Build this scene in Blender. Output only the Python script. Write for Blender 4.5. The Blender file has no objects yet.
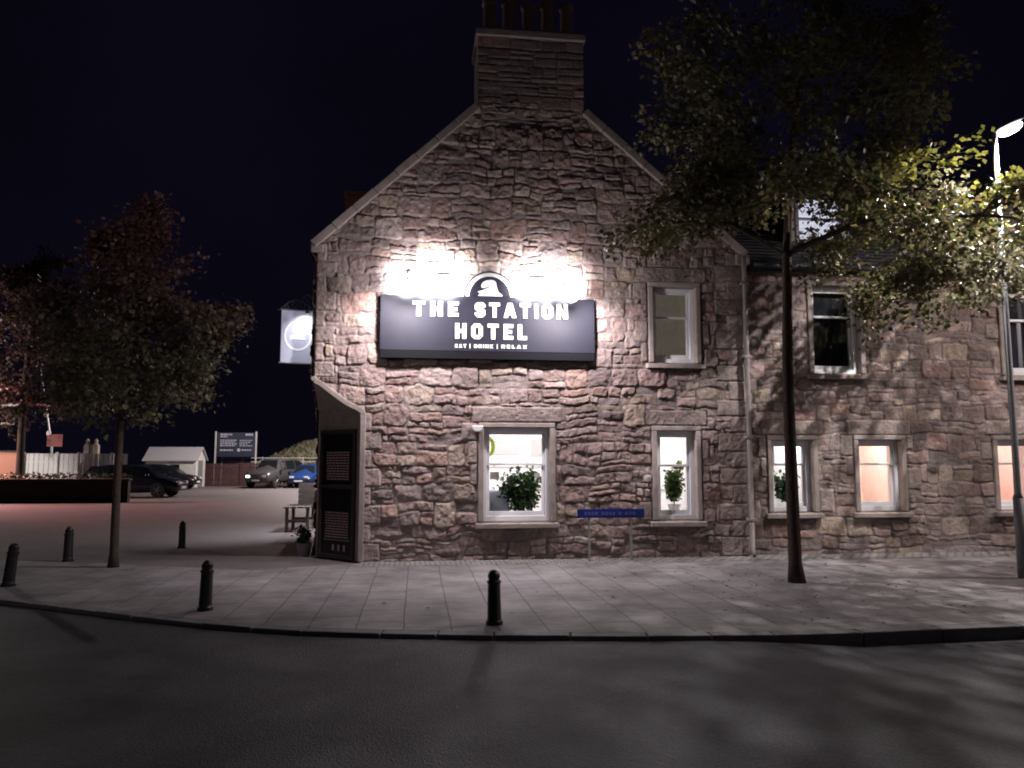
import bpy, bmesh, math, random
import numpy as np
from mathutils import Vector, Matrix
R = math.radians
scene = bpy.context.scene
col = scene.collection

# ------------------------------------------------------------------ camera, world, exposure
cam_d = bpy.data.cameras.new('camera')
cam = bpy.data.objects.new('camera', cam_d); col.objects.link(cam)
cam.location = (0, -12.808, 1.6)
cam.rotation_euler = (R(90) + math.atan(78 / 770), 0, R(-6.985))
cam_d.sensor_width = 36; cam_d.lens = 770 / 1024 * 36
cam_d.clip_start = 0.05; cam_d.clip_end = 2000
scene.camera = cam

world = bpy.data.worlds.new('World'); scene.world = world; world.use_nodes = True
wn = world.node_tree.nodes; wl = world.node_tree.links
bg = wn['Background']
sn = wn.new('ShaderNodeTexNoise'); sn.inputs['Scale'].default_value = 2.2; sn.inputs['Detail'].default_value = 5
sm = wn.new('ShaderNodeMapRange'); sm.inputs[1].default_value = .3; sm.inputs[2].default_value = .7; sm.inputs[3].default_value = .7; sm.inputs[4].default_value = 1.5
tc = wn.new('ShaderNodeTexCoord'); sep = wn.new('ShaderNodeSeparateXYZ'); ramp = wn.new('ShaderNodeValToRGB')
wl.new(tc.outputs['Generated'], sep.inputs[0]); wl.new(sep.outputs['Z'], ramp.inputs[0])
ramp.color_ramp.elements[0].position = 0.0; ramp.color_ramp.elements[0].color = (0.0026, 0.0021, 0.0054, 1)
ramp.color_ramp.elements[1].position = 0.7; ramp.color_ramp.elements[1].color = (0.0018, 0.0014, 0.0040, 1)
wl.new(ramp.outputs[0], bg.inputs[0]); wl.new(tc.outputs['Generated'], sn.inputs['Vector']); wl.new(sn.outputs['Fac'], sm.inputs[0]); wl.new(sm.outputs[0], bg.inputs[1])

vs = scene.view_settings
vs.view_transform = 'Standard'; vs.look = 'None'; vs.exposure = 0.0; vs.gamma = 1.0; vs.use_curve_mapping = False
scene.render.engine = 'CYCLES'
scene.cycles.max_bounces = 6; scene.cycles.diffuse_bounces = 3; scene.cycles.glossy_bounces = 2
scene.cycles.transparent_max_bounces = 8; scene.cycles.sample_clamp_indirect = 3
scene.cycles.use_denoising = True
scene.cycles.filter_width = 1.9

def lamp(name, kind, loc, power, color, size=0.1, target=None, spot=None, blend=0.5, parent=None, **kw):
    d = bpy.data.lights.new(name, kind); d.energy = power; d.color = color
    if kind in ('POINT', 'SPOT'): d.shadow_soft_size = size
    if kind == 'AREA': d.shape = 'RECTANGLE'; d.size = size; d.size_y = kw.get('size_y', size)
    if kind == 'SPOT': d.spot_size = R(spot); d.spot_blend = blend
    o = bpy.data.objects.new(name, d); col.objects.link(o); o.location = loc
    if target is not None:
        o.rotation_euler = (Vector(target) - Vector(loc)).to_track_quat('-Z', 'Y').to_euler()
    return o

LAMP = (8.58, -2.9, 6.52)
# two floodlights over the hotel sign
FL = [(-0.19, -0.70, 4.36), (2.46, -0.70, 4.27)]
for fx, fy, fz in FL:
    sg = 1 if fx < 1 else -1
    for q in (-.05, .28, .62):
        lamp('flood_beam', 'SPOT', (fx + sg * q, -.45, 4.47), 250, (1.0, 0.95, 0.99), .05, target=(fx + sg * (q + .06), 0, 4.60), spot=112, blend=0.8)
    lamp('flood_down', 'SPOT', (fx, fy - .22, fz - .02), 330, (1.0, 0.90, 0.94), .07, target=(fx + sg * .25, fy + .52, fz - 1.1), spot=162, blend=0.5)
    lamp('flood_spill', 'POINT', (fx, fy - .2, fz + .05), 60, (1.0, 0.91, 0.94), .08)
# the street lamp's lantern
lamp('street_light', 'SPOT', (LAMP[0], LAMP[1], LAMP[2] - .12), 5200, (1.0, 0.95, 0.93), .07, target=(LAMP[0] - 1.2, LAMP[1] - .6, 0), spot=142, blend=0.5)
lamp('added_right_light', 'SPOT', (14.3, -3.9, 6.5), 1250, (1.0, 0.87, 0.85), .12, target=(13.0, -3.4, 0), spot=165, blend=0.35)  # unseen lamp added to brighten the wing wall from the right
# unseen lamp added to light the gable, across the road behind the viewer, to the right
lamp('added_far_light', 'SPOT', (6.5, -19.5, 7.2), 90, (1.0, 0.78, 0.84), .15, target=(3.0, 0, 3.5), spot=70, blend=0.8)
lamp('added_left_light', 'SPOT', (-7.5, -17.0, 7.0), 600, (1.0, 0.86, 0.88), .12, target=(-3.4, 0, 3.3), spot=40, blend=0.9)  # unseen lamp added to light the left tree and splayed corner
# car park lights, all unseen
lamp('assumed_car_park_light', 'SPOT', (-5.0, 34.0, 6.8), 6500, (1.0, 0.86, 0.82), .2, target=(-6.2, 34.3, 0), spot=170, blend=0.2)  # lamp assumed from the lit car park, hidden behind the hotel
lamp('assumed_red_light', 'SPOT', (-23.0, 23.2, 4.6), 17000, (1.0, 0.36, 0.34), .3, target=(-8.5, 17.0, 0), spot=62, blend=1.0)  # unseen red lamp assumed from the red-lit ground
lamp('added_white_light', 'POINT', (-21.5, 21.5, 4.6), 1900, (1.0, 0.90, 0.84), .3)  # unseen white lamp added beyond the left edge
lamp('assumed_side_light', 'SPOT', (-1.95, 5.6, 2.6), 520, (0.9, 0.93, 1.0), .1, target=(-4.2, 5.9, 0), spot=110, blend=0.8)  # unseen lamp on the flank, assumed from the lit ground patch

# ------------------------------------------------------------------ helpers
rnd = random.Random(7)

def tag(o, label=None, cat=None, group=None, kind=None):
    if label: o['label'] = label
    if cat: o['category'] = cat
    if group: o['group'] = group
    if kind: o['kind'] = kind
    return o

def empty(name, loc=(0, 0, 0), rz=0, **kw):
    o = bpy.data.objects.new(name, None); col.objects.link(o)
    o.location = loc; o.rotation_euler = (0, 0, rz); o.empty_display_size = .2
    return tag(o, **kw)

def copy_tree(o, parent=None):
    c = o.copy(); col.objects.link(c); c.parent = parent
    for ch in [x for x in list(bpy.data.objects) if x.parent == o]:
        copy_tree(ch, c)
    return c

_m = {}
def mat(name, c, rough=.7, metal=0, noise=0.0, nscale=8, bump=0.0, bscale=60, spec=.5, emit=None, estr=0, attr=False, stain=0.0):
    if name in _m: return _m[name]
    m = bpy.data.materials.new(name); m.use_nodes = True; nt = m.node_tree; N = nt.nodes; L = nt.links
    b = N['Principled BSDF']
    b.inputs['Base Color'].default_value = (*c, 1); b.inputs['Roughness'].default_value = rough
    b.inputs['Metallic'].default_value = metal; b.inputs['Specular IOR Level'].default_value = spec
    co = N.new('ShaderNodeTexCoord')
    src = None
    if attr:
        a = N.new('ShaderNodeAttribute'); a.attribute_name = 'tone'
        src = a.outputs['Color']
    if noise:
        n = N.new('ShaderNodeTexNoise'); n.inputs['Scale'].default_value = nscale; n.inputs['Detail'].default_value = 6; n.inputs['Roughness'].default_value = .65
        L.new(co.outputs['Object'], n.inputs['Vector'])
        mr = N.new('ShaderNodeMapRange'); mr.inputs[1].default_value = .25; mr.inputs[2].default_value = .75
        mr.inputs[3].default_value = 1 - noise; mr.inputs[4].default_value = 1 + noise
        L.new(n.outputs['Fac'], mr.inputs[0])
        mx = N.new('ShaderNodeMix'); mx.data_type = 'RGBA'; mx.blend_type = 'MULTIPLY'; mx.inputs[0].default_value = 1
        if src: L.new(src, mx.inputs[6])
        else: mx.inputs[6].default_value = (*c, 1)
        L.new(mr.outputs[0], mx.inputs[7]); src = mx.outputs[2]
    if stain:
        n = N.new('ShaderNodeTexNoise'); n.inputs['Scale'].default_value = .7; n.inputs['Detail'].default_value = 5
        L.new(co.outputs['Object'], n.inputs['Vector'])
        mr = N.new('ShaderNodeMapRange'); mr.inputs[1].default_value = .35; mr.inputs[2].default_value = .7
        mr.inputs[3].default_value = 1; mr.inputs[4].default_value = 1 - stain
        L.new(n.outputs['Fac'], mr.inputs[0])
        mx = N.new('ShaderNodeMix'); mx.data_type = 'RGBA'; mx.blend_type = 'MULTIPLY'; mx.inputs[0].default_value = 1
        L.new(src, mx.inputs[6]) if src else None
        if not src: mx.inputs[6].default_value = (*c, 1)
        L.new(mr.outputs[0], mx.inputs[7]); src = mx.outputs[2]
    if src: L.new(src, b.inputs['Base Color'])
    if bump:
        n = N.new('ShaderNodeTexNoise'); n.inputs['Scale'].default_value = bscale; n.inputs['Detail'].default_value = 5
        L.new(co.outputs['Object'], n.inputs['Vector'])
        bp = N.new('ShaderNodeBump'); bp.inputs['Strength'].default_value = bump; bp.inputs['Distance'].default_value = .02
        L.new(n.outputs['Fac'], bp.inputs['Height']); L.new(bp.outputs[0], b.inputs['Normal'])
    if emit:
        b.inputs['Emission Color'].default_value = (*emit, 1); b.inputs['Emission Strength'].default_value = estr
    _m[name] = m
    return m

class MB:
    def __init__(s): s.v = []; s.f = []
    def add(s, vs_, fs):
        o = len(s.v); s.v += [tuple(p) for p in vs_]; s.f += [tuple(i + o for i in f) for f in fs]; return s
    def box(s, x0, x1, y0, y1, z0, z1):
        return s.add([(x0, y0, z0), (x1, y0, z0), (x1, y1, z0), (x0, y1, z0), (x0, y0, z1), (x1, y0, z1), (x1, y1, z1), (x0, y1, z1)],
                     [(0, 3, 2, 1), (4, 5, 6, 7), (0, 1, 5, 4), (1, 2, 6, 5), (2, 3, 7, 6), (3, 0, 4, 7)])
    def obox(s, c, sx, sy, sz, rot):
        M = Matrix.Translation(c) @ rot.to_matrix().to_4x4() if hasattr(rot, 'to_matrix') else Matrix.Translation(c) @ Matrix.Rotation(rot, 4, 'Z')
        vs_ = [M @ Vector((a * sx / 2, b * sy / 2, d * sz / 2)) for d in (-1, 1) for a, b in ((-1, -1), (1, -1), (1, 1), (-1, 1))]
        return s.add(vs_, [(0, 3, 2, 1), (4, 5, 6, 7), (0, 1, 5, 4), (1, 2, 6, 5), (2, 3, 7, 6), (3, 0, 4, 7)])
    def prism(s, poly, a, b, axis='y'):
        # poly in the two other axes (x,z for y; x,y for z; y,z for x)
        def P(u, w, t):
            return (u, t, w) if axis == 'y' else ((u, w, t) if axis == 'z' else (t, u, w))
        n = len(poly)
        vs_ = [P(u, w, a) for u, w in poly] + [P(u, w, b) for u, w in poly]
        fs = [tuple(range(n)), tuple(range(2 * n - 1, n - 1, -1))] + [(i, (i + 1) % n, n + (i + 1) % n, n + i) for i in range(n)]
        return s.add(vs_, fs)
    def tube(s, pts, rad, n=8, caps=True):
        pts = [Vector(p) for p in pts]
        if not isinstance(rad, (list, tuple)): rad = [rad] * len(pts)
        rings = []; up = None
        for i, p in enumerate(pts):
            t = (pts[min(i + 1, len(pts) - 1)] - pts[max(i - 1, 0)]).normalized()
            if up is None: up = t.orthogonal().normalized()
            up = (up - t * up.dot(t))
            up = up.normalized() if up.length > 1e-6 else t.orthogonal().normalized()
            sd = t.cross(up)
            rings.append([p + (up * math.cos(2 * math.pi * k / n) + sd * math.sin(2 * math.pi * k / n)) * rad[i] for k in range(n)])
        vs_ = [q for r in rings for q in r]; fs = []
        for i in range(len(rings) - 1):
            for k in range(n):
                a = i * n + k; b = i * n + (k + 1) % n
                fs.append((a, b, b + n, a + n))
        if caps: fs += [tuple(range(n))[::-1], tuple((len(rings) - 1) * n + k for k in range(n))]
        return s.add(vs_, fs)
    def lathe(s, c, prof, n=16, axis='z'):
        vs_ = []; fs = []
        for r, h in prof:
            for k in range(n):
                a = 2 * math.pi * k / n; x, y = r * math.cos(a), r * math.sin(a)
                q = (x, y, h) if axis == 'z' else ((x, h, y) if axis == 'y' else (h, x, y))
                vs_.append((c[0] + q[0], c[1] + q[1], c[2] + q[2]))
        for i in range(len(prof) - 1):
            for k in range(n):
                a = i * n + k; b = i * n + (k + 1) % n
                fs.append((a, b, b + n, a + n))
        fs += [tuple(range(n))[::-1], tuple((len(prof) - 1) * n + k for k in range(n))]
        return s.add(vs_, fs)
    def build(s, name, m, parent=None, bevel=0, smooth=False, world=True, seg=2):
        off = Vector((0, 0, 0)); p = parent
        if world:
            while p: off += p.location; p = p.parent
        me = bpy.data.meshes.new(name)
        me.from_pydata([(x - off.x, y - off.y, z - off.z) for x, y, z in s.v], [], s.f); me.update()
        bm = bmesh.new(); bm.from_mesh(me); bmesh.ops.recalc_face_normals(bm, faces=bm.faces); bm.to_mesh(me); bm.free()
        me.materials.append(m)
        if smooth: me.polygons.foreach_set('use_smooth', [True] * len(me.polygons))
        o = bpy.data.objects.new(name, me); col.objects.link(o)
        if parent: o.parent = parent
        if bevel:
            b = o.modifiers.new('bevel', 'BEVEL'); b.width = bevel; b.segments = seg; b.limit_method = 'ANGLE'; b.angle_limit = R(35)
        return o

def npmesh(name, V, F, m, parent=None, tone=None, smooth=False):
    """V (n,3) float, F (m,4) int quads."""
    off = Vector((0, 0, 0)); p = parent
    while p: off += p.location; p = p.parent
    V = V - np.array(off)
    me = bpy.data.meshes.new(name)
    me.vertices.add(len(V)); me.vertices.foreach_set('co', V.astype(np.float32).ravel())
    k = F.shape[1]
    me.loops.add(F.size); me.loops.foreach_set('vertex_index', F.astype(np.int32).ravel())
    me.polygons.add(len(F)); me.polygons.foreach_set('loop_start', (np.arange(len(F)) * k).astype(np.int32))
    me.polygons.foreach_set('loop_total', np.full(len(F), k, np.int32))
    if smooth: me.polygons.foreach_set('use_smooth', np.ones(len(F), bool))
    me.update(calc_edges=True)
    if tone is not None:
        at = me.attributes.new('tone', 'FLOAT_COLOR', 'POINT')
        c = np.ones((len(V), 4), np.float32); c[:, :3] = tone
        at.data.foreach_set('color', c.ravel())
    me.materials.append(m)
    o = bpy.data.objects.new(name, me); col.objects.link(o)
    if parent: o.parent = parent
    return o

def vnoise(X, Z, scale, seed):
    rg = np.random.RandomState(seed); T = rg.rand(256, 256).astype(np.float32)
    x = X / scale + 1000; z = Z / scale + 1000
    xi = np.floor(x).astype(int); zi = np.floor(z).astype(int); fx = x - xi; fz = z - zi
    fx = fx * fx * (3 - 2 * fx); fz = fz * fz * (3 - 2 * fz)
    g = lambda a, b: T[(zi + b) % 256, (xi + a) % 256]
    return (g(0, 0) * (1 - fx) + g(1, 0) * fx) * (1 - fz) + (g(0, 1) * (1 - fx) + g(1, 1) * fx) * fz - .5

# ------------------------------------------------------------------ materials
STONE = mat('rubble_stone', (.3, .22, .18), .92, noise=.35, nscale=14, bump=.9, bscale=45, attr=True, spec=.2)
DRESS = mat('dressed_stone', (.37, .315, .29), .88, noise=.25, nscale=7, bump=.45, bscale=70, spec=.25, stain=.2)
PAINTW = mat('white_paint', (.84, .84, .86), .45)
PAINTD = mat('dark_paint', (.02, .022, .03), .4)
SLATE = mat('slate', (.035, .036, .045), .6, noise=.3, nscale=5, bump=.4, bscale=20)
IRON = mat('black_iron', (.012, .012, .014), .45, metal=.0, bump=.2, bscale=80)
GALV = mat('galvanised_steel', (.42, .42, .43), .45, metal=.7, noise=.15, nscale=12)
NAVY = mat('navy_sign_paint', (.017, .0175, .028), .55, noise=.15, nscale=2.5, spec=.25)
WHITE_L = mat('white_lettering', (.85, .85, .86), .5)
BARK = mat('bark', (.075, .058, .048), .95, noise=.4, nscale=22, bump=.9, bscale=40, spec=.15)
ROOMW = mat('room_white', (.82, .80, .78), .8)
ROOMP = mat('room_pink', (.84, .70, .63), .8, noise=.2, nscale=2)
TIMBER = mat('grey_timber', (.13, .11, .10), .85, noise=.3, nscale=10, bump=.3, bscale=50)
TERRA = mat('terracotta', (.36, .24, .20), .85, noise=.25, nscale=12, bump=.2)

def glassmat(name, tint=(.9, .92, .95), refl=.10):
    m = bpy.data.materials.new(name); m.use_nodes = True; nt = m.node_tree; N = nt.nodes; L = nt.links
    N.remove(N['Principled BSDF']); t = N.new('ShaderNodeBsdfTransparent'); t.inputs[0].default_value = (*tint, 1)
    g = N.new('ShaderNodeBsdfGlossy'); g.inputs['Roughness'].default_value = .03
    fr = N.new('ShaderNodeFresnel'); fr.inputs[0].default_value = 1.5
    ad = N.new('ShaderNodeMath'); ad.operation = 'ADD'; ad.inputs[1].default_value = refl * .5; L.new(fr.outputs[0], ad.inputs[0])
    mx = N.new('ShaderNodeMixShader'); L.new(ad.outputs[0], mx.inputs[0]); L.new(t.outputs[0], mx.inputs[1]); L.new(g.outputs[0], mx.inputs[2])
    L.new(mx.outputs[0], N['Material Output'].inputs['Surface']); return m
GLASS = glassmat('window_glass')

def leafmat(name):
    m = bpy.data.materials.new(name); m.use_nodes = True; nt = m.node_tree; N = nt.nodes; L = nt.links
    b = N['Principled BSDF']; a = N.new('ShaderNodeAttribute'); a.attribute_name = 'tone'
    L.new(a.outputs['Color'], b.inputs['Base Color']); b.inputs['Roughness'].default_value = .5; b.inputs['Specular IOR Level'].default_value = .35
    t = N.new('ShaderNodeBsdfTranslucent'); L.new(a.outputs['Color'], t.inputs[0])
    mx = N.new('ShaderNodeMixShader'); mx.inputs[0].default_value = .35
    L.new(b.outputs[0], mx.inputs[1]); L.new(t.outputs[0], mx.inputs[2]); L.new(mx.outputs[0], N['Material Output'].inputs['Surface'])
    return m
LEAF = leafmat('leaf')

def slabmat(name, bw, bh, c1, c2, mortar, msize=.012, rot=0, loc=(0, 0, 0), bumpd=.012, off=.5, wear=.25):
    m = bpy.data.materials.new(name); m.use_nodes = True; nt = m.node_tree; N = nt.nodes; L = nt.links; b = N['Principled BSDF']
    co = N.new('ShaderNodeTexCoord'); mp = N.new('ShaderNodeMapping'); mp.inputs['Rotation'].default_value = (0, 0, rot); mp.inputs['Location'].default_value = loc
    L.new(co.outputs['Object'], mp.inputs[0])
    wn_ = N.new('ShaderNodeTexNoise'); wn_.inputs['Scale'].default_value = 3; wn_.inputs['Detail'].default_value = 3
    L.new(mp.outputs[0], wn_.inputs['Vector'])
    ma = N.new('ShaderNodeVectorMath'); ma.operation = 'MULTIPLY_ADD'; ma.inputs[1].default_value = (.03, .03, 0)
    L.new(wn_.outputs['Color'], ma.inputs[0]); L.new(mp.outputs[0], ma.inputs[2])
    br = N.new('ShaderNodeTexBrick'); L.new(ma.outputs[0], br.inputs['Vector']); br.offset = off
    br.inputs['Scale'].default_value = 1; br.inputs['Brick Width'].default_value = bw; br.inputs['Row Height'].default_value = bh
    br.inputs['Mortar Size'].default_value = msize; br.inputs['Mortar Smooth'].default_value = .4
    br.inputs['Color1'].default_value = (*c1, 1); br.inputs['Color2'].default_value = (*c2, 1); br.inputs['Mortar'].default_value = (*mortar, 1)
    n = N.new('ShaderNodeTexNoise'); n.inputs['Scale'].default_value = 1.3; n.inputs['Detail'].default_value = 8; n.inputs['Roughness'].default_value = .7
    L.new(co.outputs['Object'], n.inputs['Vector'])
    mr = N.new('ShaderNodeMapRange'); mr.inputs[1].default_value = .3; mr.inputs[2].default_value = .7; mr.inputs[3].default_value = 1 - wear; mr.inputs[4].default_value = 1 + wear
    L.new(n.outputs['Fac'], mr.inputs[0])
    mx = N.new('ShaderNodeMix'); mx.data_type = 'RGBA'; mx.blend_type = 'MULTIPLY'; mx.inputs[0].default_value = 1
    L.new(br.outputs['Color'], mx.inputs[6]); L.new(mr.outputs[0], mx.inputs[7]); L.new(mx.outputs[2], b.inputs['Base Color'])
    b.inputs['Roughness'].default_value = .75; b.inputs['Specular IOR Level'].default_value = .35
    n2 = N.new('ShaderNodeTexNoise'); n2.inputs['Scale'].default_value = 30; n2.inputs['Detail'].default_value = 6; L.new(co.outputs['Object'], n2.inputs['Vector'])
    s1 = N.new('ShaderNodeMath'); s1.operation = 'MULTIPLY'; s1.inputs[1].default_value = -1; L.new(br.outputs['Fac'], s1.inputs[0])
    s2 = N.new('ShaderNodeMath'); s2.operation = 'MULTIPLY_ADD'; s2.inputs[1].default_value = .45; L.new(n2.outputs['Fac'], s2.inputs[0]); L.new(s1.outputs[0], s2.inputs[2])
    bp = N.new('ShaderNodeBump'); bp.inputs['Distance'].default_value = bumpd; bp.inputs['Strength'].default_value = .8
    L.new(s2.outputs[0], bp.inputs['Height']); L.new(bp.outputs[0], b.inputs['Normal'])
    return m

def asphalt(name, c, patch=.3):
    m = bpy.data.materials.new(name); m.use_nodes = True; nt = m.node_tree; N = nt.nodes; L = nt.links; b = N['Principled BSDF']
    co = N.new('ShaderNodeTexCoord')
    n1 = N.new('ShaderNodeTexNoise'); n1.inputs['Scale'].default_value = .6; n1.inputs['Detail'].default_value = 9; n1.inputs['Roughness'].default_value = .68
    n2 = N.new('ShaderNodeTexVoronoi'); n2.inputs['Scale'].default_value = 70
    for n in (n1, n2): L.new(co.outputs['Object'], n.inputs['Vector'])
    mr = N.new('ShaderNodeMapRange'); mr.inputs[1].default_value = .3; mr.inputs[2].default_value = .7; mr.inputs[3].default_value = 1 - patch; mr.inputs[4].default_value = 1 + patch
    L.new(n1.outputs['Fac'], mr.inputs[0])
    mx = N.new('ShaderNodeMix'); mx.data_type = 'RGBA'; mx.blend_type = 'MULTIPLY'; mx.inputs[0].default_value = 1
    cr = N.new('ShaderNodeValToRGB'); cr.color_ramp.elements[0].color = (c[0] * .6, c[1] * .6, c[2] * .6, 1); cr.color_ramp.elements[1].color = (c[0] * 1.7, c[1] * 1.7, c[2] * 1.7, 1)
    L.new(n2.outputs['Color'], cr.inputs[0]); L.new(cr.outputs[0], mx.inputs[6]); L.new(mr.outputs[0], mx.inputs[7]); L.new(mx.outputs[2], b.inputs['Base Color'])
    b.inputs['Roughness'].default_value = .7; b.inputs['Specular IOR Level'].default_value = .4
    bp = N.new('ShaderNodeBump'); bp.inputs['Distance'].default_value = .006; bp.inputs['Strength'].default_value = .8
    L.new(n2.outputs['Distance'], bp.inputs['Height']); L.new(bp.outputs[0], b.inputs['Normal'])
    return m

# ------------------------------------------------------------------ ground, road, pavement
ASPH = asphalt('road_asphalt', (.034, .032, .038), .75); CPA = asphalt('car_park_asphalt', (.12, .105, .105), .2)
GRD = mat('rough_ground', (.05, .05, .035), .95, noise=.4, nscale=.5, bump=.6, bscale=4)
g = MB(); g.add([(-600, -600, -.17), (600, -600, -.17), (600, 900, -.17), (-600, 900, -.17)], [(0, 1, 2, 3)])
tag(g.build('ground', GRD), kind='structure')

kerb = [(-60, 34), (-22, 8.2), (-14, 2.6), (-8.5, -.85), (-4.81, -2.97), (-3.91, -3.52), (-2.96, -4.12), (-2.11, -4.62), (-1.58, -4.88), (-1.08, -5.08), (-.33, -5.28), (.72, -5.50),
        (2.14, -5.70), (3.33, -5.80), (4.2, -5.80), (5.05, -5.74), (5.93, -5.70), (9, -5.75), (30, -6.6), (60, -7.8)]
def drop(x):   # how far the carriageway lies below the kerb top
    t = min(max((x - 2.9) / 1.4, 0), 1); t = t * t * (3 - 2 * t); return -.045 - .085 * t
def dense(pl, step=.5):
    out = []
    for a, b in zip(pl, pl[1:]):
        n = max(1, int(math.dist(a, b) / step)) if abs(a[0]) < 12 and abs(b[0]) < 12 else 3
        out += [(a[0] + (b[0] - a[0]) * i / n, a[1] + (b[1] - a[1]) * i / n) for i in range(n)]
    return out + [pl[-1]]
kd = dense(kerb)
r = MB(); vs_ = []
for x, y in kd: vs_ += [(x, y + .05, drop(x)), (x, min(y - .01, -14), min(drop(x), -.05)), (x, -30, -.08)]
fs = []
for i in range(len(kd) - 1):
    for k in range(2): a = i * 3 + k; fs.append((a, a + 3, a + 4, a + 1))
r.add(vs_, fs); tag(r.build('road', ASPH), kind='structure')

# kerb stones
k = MB()
def offs(pl, d):
    out = []
    for i, p in enumerate(pl):
        a = pl[max(i - 1, 0)]; b = pl[min(i + 1, len(pl) - 1)]
        t = Vector((b[0] - a[0], b[1] - a[1])).normalized(); out.append((p[0] - t.y * d, p[1] + t.x * d))
    return out
ki = offs(kd, .16)
for i in range(len(kd) - 1):
    a, b, c, d = Vector(kd[i]), Vector(kd[i + 1]), Vector(ki[i + 1]), Vector(ki[i])
    L_ = (b - a).length; e = .006 / L_ if L_ > .1 else 0
    a2, b2, d2, c2 = a.lerp(b, e), b.lerp(a, e), d.lerp(c, e), c.lerp(d, e)
    dz = rnd.uniform(-.003, .004)
    k.add([(*a2, -.2), (*b2, -.2), (*c2, -.2), (*d2, -.2), (*a2, dz), (*b2, dz), (*c2, dz), (*d2, dz)],
          [(0, 3, 2, 1), (4, 5, 6, 7), (0, 1, 5, 4), (1, 2, 6, 5), (2, 3, 7, 6), (3, 0, 4, 7)])
tag(k.build('kerb', mat('granite_kerb', (.17, .16, .165), .8, noise=.3, nscale=6, bump=.4, bscale=60), bevel=.012), kind='structure')

PAV = slabmat('flagstones', .62, .46, (.20, .187, .19), (.23, .212, .213), (.115, .105, .105), .009, rot=R(90), loc=(.2, .1, 0), bumpd=.008, wear=.5)
p = MB()
back = [(60, .3), (-.88, .3), (-.88, -.13), (-2.45, -.73), (-5.0, .38), (-6.8, .98), (-12, 3.2), (-22, 9.6), (-60, 36)]
p.add([(x, y, -.002) for x, y in ki] + [(x, y, -.002) for x, y in back], [tuple(range(len(ki) + len(back)))])
tag(p.build('pavement', PAV), kind='structure')
s_ = MB(); s_.add([(-.88, -.55, .003), (14.5, -.55, .003), (14.5, .1, .003), (-.88, .1, .003)], [(0, 1, 2, 3)])
tag(s_.build('cobbles', slabmat('setts', .16, .11, (.25, .24, .235), (.34, .32, .31), (.07, .065, .06), .016, bumpd=.03)), kind='structure')
c_ = MB(); c_.add([(-.9, .4, -.02), (-.9, -.2, -.02), (-2.45, -.74, -.02), (-5, .36, -.02), (-6.8, .95, -.02), (-12, 3.0, -.02), (-22, 9.5, -.02), (-60, 40, -.02), (-60, 60, -.02), (30, 60, -.02), (30, .4, -.02)], [tuple(range(11))])
tag(c_.build('car_park', CPA), kind='structure')
# ------------------------------------------------------------------ rubble wall generator
def layout(x0, x1, z0, z1, seed, cmin, cmax, wide):
    rg = random.Random(seed); rects = []
    z = z0
    while z < z1:
        ch = rg.uniform(cmin, cmax); x = x0 - rg.uniform(0, .4)
        while x < x1:
            w = rg.uniform(.22, .66) * wide; m_ = rg.random()
            if m_ < .36 and w < .62: rects.append((x, x + w, z, z + ch))
            elif m_ < .8:
                f = rg.uniform(.32, .68); zs = [z, z + ch * f, z + ch]
                for a, b in zip(zs, zs[1:]):
                    if w > .4 and rg.random() < .45:
                        q = x + w * rg.uniform(.3, .7); rects += [(x, q, a, b), (q, x + w, a, b)]
                    else: rects.append((x, x + w, a, b))
            else:
                f1, f2 = rg.uniform(.22, .4), rg.uniform(.58, .78); zs = [z, z + ch * f1, z + ch * f2, z + ch]
                for a, b in zip(zs, zs[1:]):
                    q = x + w * rg.uniform(.35, .65)
                    rects += [(x, q, a, b), (q, x + w, a, b)] if rg.random() < .5 else [(x, x + w, a, b)]
            x += w
        z += ch
    return rects

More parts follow.
